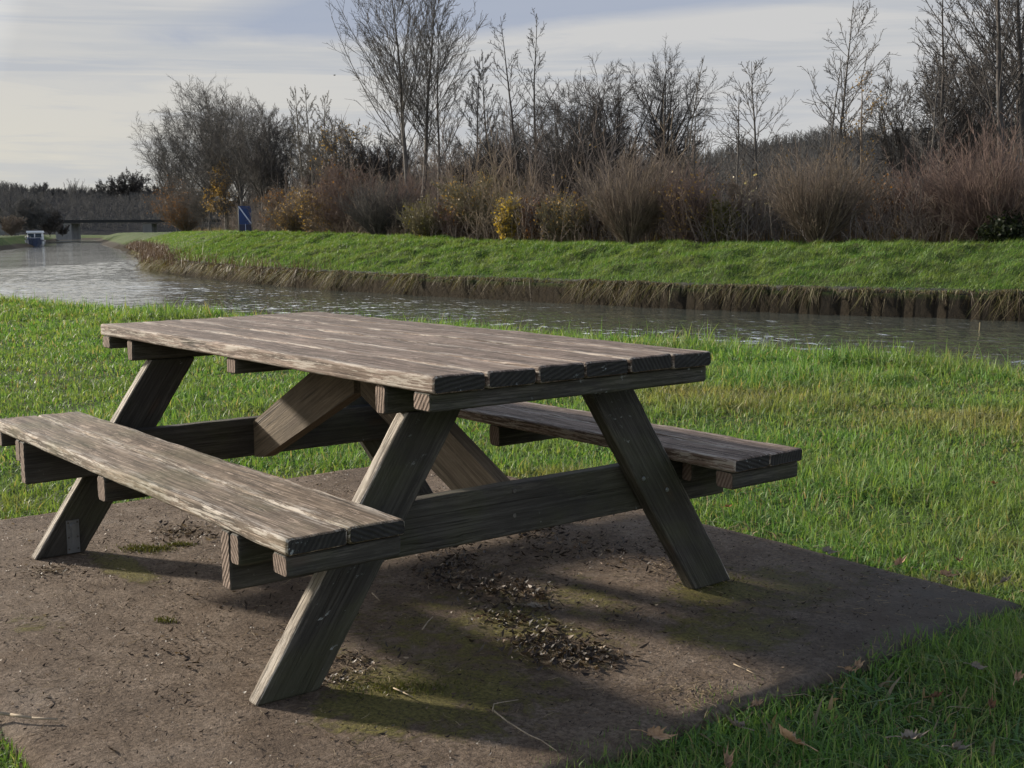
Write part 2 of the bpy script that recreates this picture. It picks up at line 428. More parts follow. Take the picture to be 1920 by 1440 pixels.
# water -------------------------------------------------------------
def water_mat():
    m, t, b, o = nt('canal_water'); g = G(t)
    co = g.n('ShaderNodeNewGeometry').outputs['Position']
    b.inputs['Base Color'].default_value = (.07, .075, .062, 1); b.inputs['Roughness'].default_value = .03
    b.inputs['IOR'].default_value = 2.2; b.inputs['Specular IOR Level'].default_value = .5
    a = g.map(co, (1.25, .9, 1), rot=(0, 0, .25))
    h1 = g.noise(a, 2.0, 2, .5, .8); h2 = g.noise(g.map(co, (1.2, .8, 1), rot=(0, 0, -.35)), 6, 2, .5, .5)
    h3 = g.noise(co, .23, 2)
    amp = g.rng(g.noise(co, .12, 2), .35, .65, .55, 1.25)
    h = g.math('ADD', g.math('MULTIPLY', h1, 1.0), g.math('MULTIPLY', h2, .22))
    spw = g.n('ShaderNodeSeparateXYZ'); g.l(co, spw.inputs[0]); h = g.math('MULTIPLY', h, g.math('MULTIPLY', amp, g.rng(g.math('SUBTRACT', spw.outputs['Y'], spw.outputs['X']), 26, 80, 1.0, .7)))
    g.bump(h, b, 1.0, .045)
    return m
M['water'] = water_mat()
def water():
    wx = axis([(-420, -60, 20), (-60, -27, 1.5), (-27, 16, .085), (16, 120, 8)]); wy = axis([(-60, 6, 6), (6, 50, .11), (50, 90, .3), (90, 760, 10)])
    A, B = np.meshgrid(wx, wy); x = A.ravel(); y = B.ravel(); P = np.stack([x, y], 1)
    near = (x > -27.1) & (x < 16.1) & (y > 5.9) & (y < 90.1)
    z = np.zeros_like(x); ca, sa = math.cos(.35), math.sin(.35); xr, yr = (x*ca+y*sa)[near], (y*ca-x*sa)[near]
    patch = .55+.9*fbm(xr*.13, yr*.13, 51, 3)
    z[near] = (.036*(fbm(xr*1.4, yr*2.7, 52, 3)-.5)+.014*(fbm(xr*3.2+9, yr*5.6, 53, 2)-.5))*patch
    n, m = len(wx), len(wy); ii = (np.arange(m-1)[:, None]*n+np.arange(n-1)[None, :]).ravel(); F = np.stack([ii, ii+1, ii+n+1, ii+n], 1)
    c = P[F].mean(1); near_f = (c[:, 0] > -27) & (c[:, 0] < 16) & (c[:, 1] > 6) & (c[:, 1] < 90)
    keep = ~near_f | inpoly(c, POLY) | (np.minimum(polydist(c, NB), polydist(c, WF)) < 1.2); F = F[keep]
    used, inv = np.unique(F, return_inverse=True); V = np.stack([x, y, WATER+z], 1)[used]
    raw_mesh('water', V, inv.reshape(F.shape), M['water'], smooth=True)
water()
tag(bpy.data.objects['water'], 'rippled grey canal water', kind='structure')

# concrete pad --------------------------------------------------------
def pad_mat():
    m, t, b, o = nt('mossy_concrete'); g = G(t)
    co = g.n('ShaderNodeTexCoord').outputs['Object']
    n1 = g.noise(co, 1.7, 5, .6); n2 = g.noise(co, 9, 6, .7); n3 = g.noise(co, 75, 5, .75); n4 = g.noise(co, 240, 3, .7)
    col = g.ramp(n2, [(.3, (.13, .095, .068)), (.5, (.225, .17, .125)), (.72, (.31, .245, .19))])
    col = g.mix(g.rng(n3, .42, .60, 0, .75), col, (.065, .046, .033))
    n5 = g.noise(co, 28, 6, .75, .6); col = g.mix(g.rng(n5, .50, .64, 0, .6), col, (.07, .048, .032))
    col = g.mix(g.rng(n4, .55, .70, 0, .65), col, (.30, .24, .19))
    col = g.mix(g.rng(n1, .5, .68, 0, .55), col, (.13, .085, .052))
    n6 = g.noise(g.map(co, loc=(3, 7, 1)), 3.6, 8, .7, .4); col = g.mix(g.rng(n6, .48, .62, 0, .5), col, (.085, .06, .043)); col = g.mix(g.rng(n6, .46, .36, 0, .4), col, (.25, .205, .165))
    # moss patches (fixed spots on the pad)
    sp = g.n('ShaderNodeSeparateXYZ'); g.l(co, sp.inputs[0])
    def spot(x, y, rx, ry, k):
        dx = g.math('DIVIDE', g.math('SUBTRACT', sp.outputs['X'], x), rx); dy = g.math('DIVIDE', g.math('SUBTRACT', sp.outputs['Y'], y), ry)
        d = g.math('ADD', g.math('MULTIPLY', dx, dx), g.math('MULTIPLY', dy, dy))
        return g.math('MULTIPLY', g.rng(d, 0, 1.2, 1, 0), k)
    def spot_px(u, v, rx, ry, k):
        q = on_z(u, v); c_, s_ = math.cos(-TROT), math.sin(-TROT); return spot(c_*(q.x-TLOC.x)-s_*(q.y-TLOC.y), s_*(q.x-TLOC.x)+c_*(q.y-TLOC.y), rx, ry, k)
    mk = None
    for s_ in ((760, 1300, .26, .16, 1.5), (680, 1340, .2, .12, 1.2), (1340, 1110, .16, .2, 1.3), (1380, 1180, .25, .25, 1.0), (960, 1165, .2, .2, 1.1), (1100, 1120, .25, .12, .9), (900, 1230, .25, .25, .8)):
        q = spot_px(*s_); mk = q if mk is None else g.math('MAXIMUM', mk, q)
    for s_ in ((1.02, -.42, .34, .36, 1.0), (.72, -.1, .5, .55, .75), (.95, .85, .3, .3, .9), (1.05, 1.0, .2, .5, .5), (-.52, -.60, .3, .08, 1.3), (.35, .25, .6, .5, .35), (-.1, -1.0, .12, .1, .6)):
        q = spot(*s_); mk = q if mk is None else g.math('MAXIMUM', mk, q)
    mn = g.noise(co, 14, 8, .75, .5)
    mask = g.rng(g.math('ADD', mk, g.math('MULTIPLY', g.math('SUBTRACT', mn, .5), 3.4)), .45, .95)
    mcol = g.ramp(g.noise(co, 90, 4, .7), [(.35, (.07, .064, .018)), (.65, (.22, .195, .055))])
    col = g.mix(g.math('MULTIPLY', mask, .85), col, mcol)
    # tabletop's shadow painted in as dark grey towards the far right corner
    gr = g.math('MULTIPLY', g.rng(g.math('ADD', sp.outputs['Y'], sp.outputs['X']), 1.5, 2.4, 0, .8), g.rng(n2, .3, .6, .6, 1))
    col = g.mix(gr, col, (.085, .080, .074))
    g.l(col, b.inputs['Base Color']); b.inputs['Roughness'].default_value = .95; b.inputs['Specular IOR Level'].default_value = .15
    h = g.math('ADD', g.math('MULTIPLY', n3, 1.0), g.math('ADD', g.math('MULTIPLY', n4, .35), g.math('MULTIPLY', n2, 1.2)))
    h = g.math('ADD', h, g.math('MULTIPLY', mask, .5))
    g.bump(h, b, 1.0, .02)
    return m
M['pad'] = pad_mat()
def build_pad():
    X = np.linspace(-1.48, 1.497, 120); Y = np.linspace(-1.284, 1.29, 110)
    A, B = np.meshgrid(X, Y)
    ex = (fbm(B*3.3, A*0+1, 31, 4)-.5)*.03; ey = (fbm(A*3.3, B*0+5, 37, 4)-.5)*.03
    kx = np.abs(A)/1.5; ky = np.abs(B)/1.29
    edge = np.minimum(np.minimum(A+1.48, 1.497-A), np.minimum(B+1.284, 1.29-B))
    Z = (fbm(A*4, B*4, 21, 5)-.5)*.006-.012*sm(.02, 0, edge)
    A2 = A+ex*kx**8; B2 = B+ey*ky**8
    V = [np.stack([A2.ravel(), B2.ravel(), Z.ravel()], 1)]
    n, mm = len(X), len(Y); ii = (np.arange(mm-1)[:, None]*n+np.arange(n-1)[None, :]).ravel()
    F = list(np.stack([ii, ii+1, ii+n+1, ii+n], 1))
    ring = [j for j in range(n)]+[(i*n+n-1) for i in range(1, mm)]+[(mm-1)*n+j for j in range(n-2, -1, -1)]+[i*n for i in range(mm-2, 0, -1)]
    base = V[0]; low = base[ring].copy(); low[:, 2] = -.11; b0 = len(base); V.append(low); R = len(ring)
    for k in range(R): F.append(np.array([ring[k], b0+k, b0+(k+1) % R, ring[(k+1) % R]]))
    o = raw_mesh('pavement', np.vstack(V), np.array(F), M['pad'], smooth=True)
    o.location = TLOC; o.rotation_euler = (0, 0, TROT)
    tag(o, 'square brown mossy concrete pad under the picnic table', kind='structure')
build_pad()

# ------------------------------------------------------------------ blades (grass)
def blade_mat(name, stops, trans=.35, patch=None, worn=None):
    m, t, b, o = nt(name); g = G(t)
    ge = g.n('ShaderNodeNewGeometry'); r = ge.outputs['Random Per Island']
    col = g.ramp(r, stops)
    n = g.noise(ge.outputs['Position'], .75, 6, .65)
    if patch: col = g.mix(g.rng(n, .44, .66, 0, patch[0]), col, patch[1])
    for (cx_, cy_, rx_, ry_) in (worn or []):
        dv = g.map(ge.outputs['Position'], (1/rx_, 1/ry_, 0), (-cx_/rx_, -cy_/ry_, 0)); ln = g.n('ShaderNodeVectorMath', operation='LENGTH'); g.l(dv, ln.inputs[0])
        wm = g.math('ADD', g.rng(ln.outputs['Value'], .3, 1.25, .75, 0), g.math('MULTIPLY', g.math('SUBTRACT', n, .5), 1.5)); col = g.mix(g.rng(wm, .2, .8, 0, .6), col, g.mix(r, (.13, .105, .045), (.30, .25, .12)))
    tr = g.n('ShaderNodeBsdfTranslucent'); mx = g.n('ShaderNodeMixShader'); mx.inputs[0].default_value = trans
    g.l(col, b.inputs['Base Color']); g.l(g.mix(1.0, col, (1.25, 1.2, .55), 'MULTIPLY'), tr.inputs[0])
    b.inputs['Roughness'].default_value = .55; b.inputs['Specular IOR Level'].default_value = .25
    g.l(b.outputs[0], mx.inputs[1]); g.l(tr.outputs[0], mx.inputs[2]); g.l(mx.outputs[0], o.inputs[0])
    return m
GREEN = [(0, (.035, .095, .02)), (.3, (.085, .185, .04)), (.65, (.14, .25, .06)), (.9, (.19, .26, .08)), (.96, (.26, .23, .12)), (1, (.33, .27, .16))]
_w = [(on_z(u, v), rx, ry) for u, v, rx, ry in ((1500, 735, 1.1, .8), (1790, 780, 1.0, .8), (1300, 725, .7, .6), (1000, 880, .5, .25), (1750, 1075, .5, .12))]
M['grass'] = blade_mat('lawn_blades', GREEN, .38, (.34, (.22, .205, .085)), [(p_.x, p_.y, rx, ry) for p_, rx, ry in _w])
M['grass_bank'] = blade_mat('bank_blades', [(0, (.045, .12, .025)), (.5, (.10, .195, .045)), (.9, (.15, .235, .065)), (1, (.23, .24, .11))], .35, (.6, (.17, .20, .07)))
M['grass_dry'] = blade_mat('dry_grass', [(0, (.05, .036, .024)), (.4, (.13, .098, .06)), (.7, (.12, .13, .045)), (.9, (.21, .175, .105)), (1, (.30, .25, .16))], .2)
def blades(name, X, Y, Z, H, W, mat, bend=.5, seed=1, lean=None, segs=3, droop=0):
    r = np.random.default_rng(seed); n = len(X)
    a = r.uniform(0, 2*PI, n); fx, fy = np.cos(a), np.sin(a)        # facing of the width
    la = r.uniform(0, 2*PI, n); lm = np.abs(r.normal(0, bend, n))
    lx, ly = np.cos(la)*lm, np.sin(la)*lm
    if lean is not None: lx = lx+lean[0]; ly = ly+lean[1]
    V = np.empty((n, 2*segs+1, 3), 'f')
    for k in range(segs+1):
        t = k/segs; wid = W*(1-t**1.6)*.5
        dx = lx*H*t*t*(.9); dy = ly*H*t*t*(.9); l2 = (lx**2+ly**2)
        dz = H*t*(1-.28*t*np.minimum(l2, 1.6))-droop*H*t*t
        cx, cy, cz = X+dx, Y+dy, Z+dz
        if k < segs:
            V[:, 2*k, 0] = cx-fx*wid; V[:, 2*k, 1] = cy-fy*wid; V[:, 2*k, 2] = cz
            V[:, 2*k+1, 0] = cx+fx*wid; V[:, 2*k+1, 1] = cy+fy*wid; V[:, 2*k+1, 2] = cz
        else: V[:, 2*k, 0] = cx; V[:, 2*k, 1] = cy; V[:, 2*k, 2] = cz
    m = 2*segs+1; T = []
    for k in range(segs-1): T += [(2*k, 2*k+1, 2*k+3), (2*k, 2*k+3, 2*k+2)]
    T.append((2*segs-2, 2*segs-1, 2*segs))
    T = np.array(T); Fa = (np.arange(n)[:, None, None]*m+T[None]).reshape(-1, 3)
    return raw_mesh(name, V.reshape(-1, 3), Fa, mat)
def sample_view(n, y0, y1, p, umax, seed):
    r = np.random.default_rng(seed); ys = np.linspace(y0, y1, 4000); w = ys*np.minimum(1, (3.2/ys)**p); c = np.cumsum(w); c /= c[-1]
    y = np.interp(r.random(n), c, ys); u = r.uniform(-umax, umax, n); return u*y, y
def tcoords(x, y):
    c, s = math.cos(-TROT), math.sin(-TROT); return c*(x-TLOC.x)-s*(y-TLOC.y), s*(x-TLOC.x)+c*(y-TLOC.y)
def lawn():
    x, y = sample_view(520000, 1.2, 27, 1.75, .52, 5)
    # thinner turf on both sides of the view and round the camera
    x1, y1 = sample_view(300000, .6, 20, 1.6, 1.35, 6); kq = np.abs(x1/y1) > .5; rq = np.random.default_rng(66); x2 = rq.uniform(-5, 5, 60000); y2 = rq.uniform(-2.5, 1.6, 60000)
    x = np.concatenate([x, x1[kq], x2]); y = np.concatenate([y, y1[kq], y2])
    P = np.stack([x, y], 1); ins = inpoly(P, POLY); dN = polydist(P, NB)
    tx, ty = tcoords(x, y)
    nz = fbm(x*5, y*5, 44, 4)
    marg = .0+.03*(nz-.5)*2+np.where(tx > 1.3, -.20*nz+.03+.20*(fbm(x*2, y*2, 12, 3)-.5), -.005)
    ds = np.maximum(np.abs(tx)-1.49, np.abs(ty)-1.29)
    keep = (ds > marg) & ((~ins) | (dN < .5))
    cl = fbm(x*2.2, y*2.2, 77, 4)
    edge = sm(1.5, .2, dN)
    r = np.random.default_rng(3); dens = .45+1.1*cl-.35*sm(.5, .62, fbm(x*.8, y*.8, 15, 3))*sm(2, 5, y)
    keep &= r.random(len(x)) < dens+edge
    x, y, cl, edge, dN, ins, ds = x[keep], y[keep], cl[keep], edge[keep], dN[keep], ins[keep], ds[keep]
    z = height(x, y)
    z = np.where((ds < .12), np.maximum(z, -.03), z)
    tuft = sm(.52, .72, fbm(x*1.3, y*1.3, 91, 3))
    big = sm(.50, .66, fbm(x*.9, y*.9, 191, 3))*sm(4.5, .6, dN)
    H = (.022+.042*cl+.03*tuft+.08*big)*r.uniform(.5, 1.5, len(x))+edge*(.04+.13*r.random(len(x))**2)
    H *= np.where(ds < .15, .62, 1)
    W = .0040*np.maximum(1, y/3.4)*np.where((np.abs(x) > .5*y) | (y < 1.3), 1.7, 1)*r.uniform(.7, 1.4, len(x))
    o = blades('grass', x, y, z-.005, H, W, M['grass'], 1.35, 8)
    tag(o, 'short green lawn grass around the pad up to the canal edge', 'grass', kind='stuff')
lawn()
def weeds():
    x, y = sample_view(26000, 1.4, 12, 1.2, .5, 41); tx, ty = tcoords(x, y); ds = np.maximum(np.abs(tx)-1.49, np.abs(ty)-1.29); P = np.stack([x, y], 1)
    k = (ds > -.03) & ~inpoly(P, POLY) & (fbm(x*1.6, y*1.6, 143, 3) > .47); x, y, ds = x[k], y[k], ds[k]; n = len(x); r = np.random.default_rng(4)
    o = blades('weeds', x, y, height(x, y)+.004, r.uniform(.018, .05, n), r.uniform(.006, .014, n), blade_mat('weed_leaves', [(0, (.04, .09, .025)), (.6, (.09, .16, .045)), (.8, (.15, .12, .06)), (1, (.26, .19, .11))], .3), 2.2, 42, segs=2)
    tag(o, 'broad leaved weeds and dead thatch among the lawn grass', 'weeds', kind='stuff')
weeds()
def tall_edge():
    r = np.random.default_rng(9); n = 2600
    t = r.random(n); xs = np.linspace(-9.5, 5.5, 400); ys = np.interp(xs, NB[::-1][:, 0], NB[::-1][:, 1])
    x = np.interp(t, np.linspace(0, 1, 400), xs); y = np.interp(x, xs, ys); off = r.uniform(-.35, .25, n); x = x+off*.6; y = y+off*.8
    H = .12+.26*r.random(n)**3
    o = blades('tall_grass', x, y, height(x, y)-.01, H, .005*np.ones(n)*r.uniform(.8, 2, n), blade_mat('edge_blades', GREEN[1:], .4), .35, 18)
    tag(o, 'taller seeding grass stems along the near canal edge', 'grass', kind='stuff')
tall_edge()

# far bank path parametrisation
SEG = np.hypot(*np.diff(WF, axis=0).T); CUM = np.concatenate([[0], np.cumsum(SEG)])
def along(s, off):      # s metres along WF, off metres inland (positive)
    i = np.clip(np.searchsorted(CUM, s, side='right')-1, 0, len(SEG)-1); d = (WF[i+1]-WF[i])/SEG[i][:, None]
    # smoothed normal
    nr = np.zeros_like(d)
    for k in (-3, -1.5, 0, 1.5, 3):
        j = np.clip(np.searchsorted(CUM, s+k, side='right')-1, 0, len(SEG)-1); dd = (WF[j+1]-WF[j])/SEG[j][:, None]; nr += np.stack([dd[:, 1], -dd[:, 0]], 1)
    nr /= np.linalg.norm(nr, axis=1)[:, None]
    p = WF[i]+d*(s-CUM[i])[:, None]+nr*off[:, None]
    return p[:, 0], p[:, 1]
S0, S1 = CUM[1]+3, CUM[12]+20      # visible stretch
def far_grass():
    r = np.random.default_rng(21); n = 240000
    s = r.uniform(S0, CUM[11], n); off = r.uniform(.0, 7.5, n)
    x, y = along(s, off); 
    x2, y2 = along(r.uniform(CUM[11], CUM[13], 30000), r.uniform(0, 8, 30000)); x = np.concatenate([x, x2]); y = np.concatenate([y, y2])
    z = height(x, y); cl = fbm(x*1.6, y*1.6, 61, 4); n = len(x)
    H = (.06+.14*cl)*r.uniform(.6, 1.4, n); W = .011*r.uniform(.6, 1.6, n)*np.clip(y/32, 1, 2.2)
    keep = z > LEDGE-.05
    x, y, z, H, W = x[keep], y[keep], z[keep], H[keep], W[keep]
    o = blades('grass_bank', x, y, z-.01, H, W, M['grass_bank'], 1.0, 22, lean=(.5, -.75))
    tag(o, 'bright green grass on the sloping far canal bank', 'grass', kind='stuff')
far_grass()

# sheet piling along the far bank ---------------------------------------
def piling():
    s = np.arange(S0-4, CUM[12]-1, .075); per = .86; ph = (s % per)/per
    prof = np.interp(ph, [0, .42, .5, .92, 1], [0, 0, .13, .13, 0])+.0
    jog = (fbm(s*.9, s*0+2, 4, 3)-.5)*.22+(vnoise(np.floor(s/.43)*7.3, s*0, 8)-.5)*.10
    x, y = along(s, -prof*-1+jog*0.5-.05)
    top = LEDGE+.02+(fbm(s*.8, s*0+7, 6, 3)-.5)*.20
    rows = []
    for k, zz in enumerate((-1.5, -.95, -.75, -.55)): rows.append(np.stack([x, y, np.full_like(s, zz)], 1))
    rows.append(np.stack([x, y, top], 1))
    x2, y2 = along(s, np.full_like(s, .45)); rows.append(np.stack([x2, y2, np.maximum(top, height(x2, y2)+.01)], 1))
    V = np.vstack(rows); n = len(s); F = []
    for k in range(len(rows)-1):
        i = np.arange(n-1); F.append(np.stack([k*n+i, k*n+i+1, (k+1)*n+i+1, (k+1)*n+i], 1))
    m, t, b, o = nt('rusty_sheet_piling'); g = G(t)
    co = g.n('ShaderNodeNewGeometry').outputs['Position']
    n1 = g.noise(g.map(co, (1, 1, .35)), 6, 6, .7); n2 = g.noise(co, 25, 5, .7); n3 = g.noise(co, 1.3, 3)
    col = g.ramp(n1, [(.40, (.010, .010, .009)), (.52, (.032, .030, .027)), (.66, (.085, .079, .068))])
    col = g.mix(g.rng(n2, .5, .7, 0, .5), col, (.055, .055, .028))
    col = g.mix(g.rng(n3, .4, .65, 0, .4), col, (.05, .045, .04))
    g.l(col, b.inputs['Base Color']); b.inputs['Roughness'].default_value = .9; g.bump(n1, b, .8, .05)
    ob = raw_mesh('piling_wall', V, np.vstack(F), m, smooth=False)
    tag(ob, 'rusty brown sheet piling wall holding up the far canal bank', 'retaining wall')
    # dead grass and brambles hanging over its top
    r = np.random.default_rng(33); nb = 80000
    ss = r.uniform(S0-2, CUM[12]+25, nb); w = fbm(ss*1.4, ss*0+3, 71, 4); w2 = fbm(ss*.35, ss*0+9, 5, 3)
    keep = r.random(nb) < sm(.36, .56, w)*.95+.2+sm(.55, .7, w2)*.4; ss = ss[keep]; nb = len(ss); w = w[keep]
    off = r.uniform(-.16, .22, nb); bx, by = along(ss, off); bz = np.maximum(height(bx, by), LEDGE+.02)
    L = r.uniform(.08, .62, nb)*(.5+1.0*w)*(.55+.9*fbm(ss*2.6, ss*0+5, 83, 3))
    i = np.clip(np.searchsorted(CUM, ss, side='right')-1, 0, len(SEG)-1); d = (WF[i+1]-WF[i])/SEG[i][:, None]
    nx_, ny_ = -d[:, 1], d[:, 0]
    o1 = blades('hanging_grass', bx, by, bz, L, .017*np.clip(by/30, 1, 2)*r.uniform(.6, 1.6, nb), M['grass_dry'], .75, 34, lean=(nx_*.62, ny_*.62), segs=4, droop=1.5)
    tag(o1, 'straw coloured dead grass hanging over the far piling wall', 'dry grass', kind='stuff')
piling()
def brambles():
    r = np.random.default_rng(61); n = 9000; s = r.uniform(CUM[8]+2, CUM[13]-4, n); off = r.normal(.15, .35, n); x, y = along(s, off); z = np.maximum(height(x, y), LEDGE-.1)
    k = r.random(n) < .35+.65*sm(CUM[10], CUM[11], s); x, y, z = x[k], y[k], z[k]; n = len(x)
    o = blades('brambles', x, y, z-.05, r.uniform(.15, .7, n), .022*r.uniform(.6, 1.6, n)*np.clip(y/55, 1, 2), blade_mat('bramble_stems', [(0, (.05, .03, .022)), (.6, (.13, .08, .058)), (1, (.2, .14, .09))], .1), .7, 62, segs=4)
    tag(o, 'brown brambles and reeds fringing the far bank where the canal bends away', 'brambles', kind='stuff')
brambles()

# ------------------------------------------------------------------ trees
def norm(a): return a/np.maximum(np.linalg.norm(a, axis=-1, keepdims=True), 1e-9)
def grow(r, P, D, L, n, wander, trop):
    B = len(P); pts = np.empty((B, n+1, 3)); pts[:, 0] = P; d = norm(D.copy()); st = (L/n)[:, None]
    for k in range(n):
        pts[:, k+1] = pts[:, k]+d*st
        d = norm(d+r.normal(0, wander, (B, 3))+np.array([0, 0, trop]))
    return pts
def children(r, pts, rad, L, m, t0, t1, ang, angv, lr, lfall=.5, rr=.5, flat=0):
    B, n1, _ = pts.shape; n = n1-1
    t = t0+(t1-t0)*((np.arange(m)[None]+r.random((B, m)))/m); i = np.minimum((t*n).astype(int), n-1); f = t*n-i
    bi = np.arange(B)[:, None]; P = pts[bi, i]*(1-f[..., None])+pts[bi, i+1]*f[..., None]; T = norm(pts[bi, i+1]-pts[bi, i])
    rnd = r.normal(0, 1, (B, m, 3)); pr = norm(rnd-T*np.sum(rnd*T, -1, keepdims=True))
    a = np.radians(ang+r.normal(0, angv, (B, m)))[..., None]
    D = T*np.cos(a)+pr*np.sin(a)
    R0 = rad[0][bi]*(1-t)+rad[1][bi]*t; R = R0*rr*r.uniform(.7, 1.05, (B, m))
    Lc = L[:, None]*lr*(1-lfall*(t-t0)/(t1-t0+1e-6))*r.uniform(.65, 1.15, (B, m))
    return P.reshape(-1, 3), D.reshape(-1, 3), Lc.ravel(), R.ravel()
def tubes(pts, r0, r1, k):
    B, n1, _ = pts.shape; t = np.linspace(0, 1, n1)[None, :]; R = r0[:, None]*(1-t)+r1[:, None]*t
    T = np.empty_like(pts); T[:, :-1] = pts[:, 1:]-pts[:, :-1]; T[:, -1] = T[:, -2]; T = norm(T)
    ref = np.where(np.abs(T[:, :1, 2:3]) > .9, np.array([1., 0, 0]), np.array([0, 0, 1.])); U = norm(np.cross(T, np.broadcast_to(ref, T.shape))); W = np.cross(T, U)
    V = np.empty((B, n1, k, 3))
    for j in range(k):
        a = 2*PI*j/k; V[:, :, j] = pts+(U*math.cos(a)+W*math.sin(a))*R[..., None]
    b = np.arange(B)[:, None, None]*(n1*k); s = np.arange(n1-1)[None, :, None]*k; j = np.arange(k)[None, None, :]; j2 = (j+1) % k
    F = np.stack([b+s+j, b+s+j2, b+s+k+j2, b+s+k+j], -1).reshape(-1, 4)
    return V.reshape(-1, 3), F
def merge(parts):
    V = []; F = []; o = 0
    for v, f in parts: V.append(v); F.append(f+o); o += len(v)
    return np.vstack(V), np.vstack(F)
def leafcards(r, P, size):
    n = len(P); a = norm(r.normal(0, 1, (n, 3))); b = norm(np.cross(a, r.normal(0, 1, (n, 3)))); s = size*r.uniform(.6, 1.3, (n, 1))
    V = np.stack([P-a*s, P-b*s*.55+a*s*.1, P+a*s, P+b*s*.55+a*s*.1], 1); return V.reshape(-1, 3), (np.arange(n)[:, None]*4+np.arange(4)[None])
def bark_mat(name, c1, c2, sc=9):
    m, t, b, o = nt(name); g = G(t); co = g.n('ShaderNodeTexCoord').outputs['Object']
    n = g.noise(g.map(co, (1, 1, .3)), sc, 5, .65); g.l(g.ramp(n, [(.35, c1), (.65, c2)]), b.inputs['Base Color'])
    b.inputs['Roughness'].default_value = .9; g.bump(n, b, .5, .03); return m
BARK = {'grey': bark_mat('grey_bark', (.055, .05, .045), (.13, .118, .105)), 'dark': bark_mat('dark_bark', (.042, .038, .035), (.095, .085, .078)),
        'pale': bark_mat('pale_bark', (.07, .062, .05), (.17, .15, .12)), 'red': bark_mat('reddish_twigs', (.115, .080, .066), (.195, .138, .114)),
        'brown': bark_mat('brown_twigs', (.11, .086, .066), (.215, .170, .130)), 'olive': bark_mat('olive_twigs', (.12, .105, .065), (.23, .20, .12)),
        'far': bark_mat('distant_bark', (.065, .063, .06), (.11, .107, .10))}
def leafm(name, a, b_): return blade_mat(name, [(0, a), (1, b_)], .35)
LEAF = {'ochre': leafm('ochre_leaves', (.17, .105, .04), (.33, .22, .09)), 'yellow': leafm('yellow_leaves', (.20, .14, .035), (.40, .29, .07)),
        'rust': leafm('rust_leaves', (.11, .048, .018), (.25, .12, .04)), 'olive': leafm('olive_leaves', (.06, .06, .015), (.15, .13, .035)),
        'pale': leafm('pale_leaves', (.30, .26, .18), (.60, .55, .42)), 'dark': leafm('dark_evergreen_leaves', (.012, .018, .008), (.03, .04, .016))}
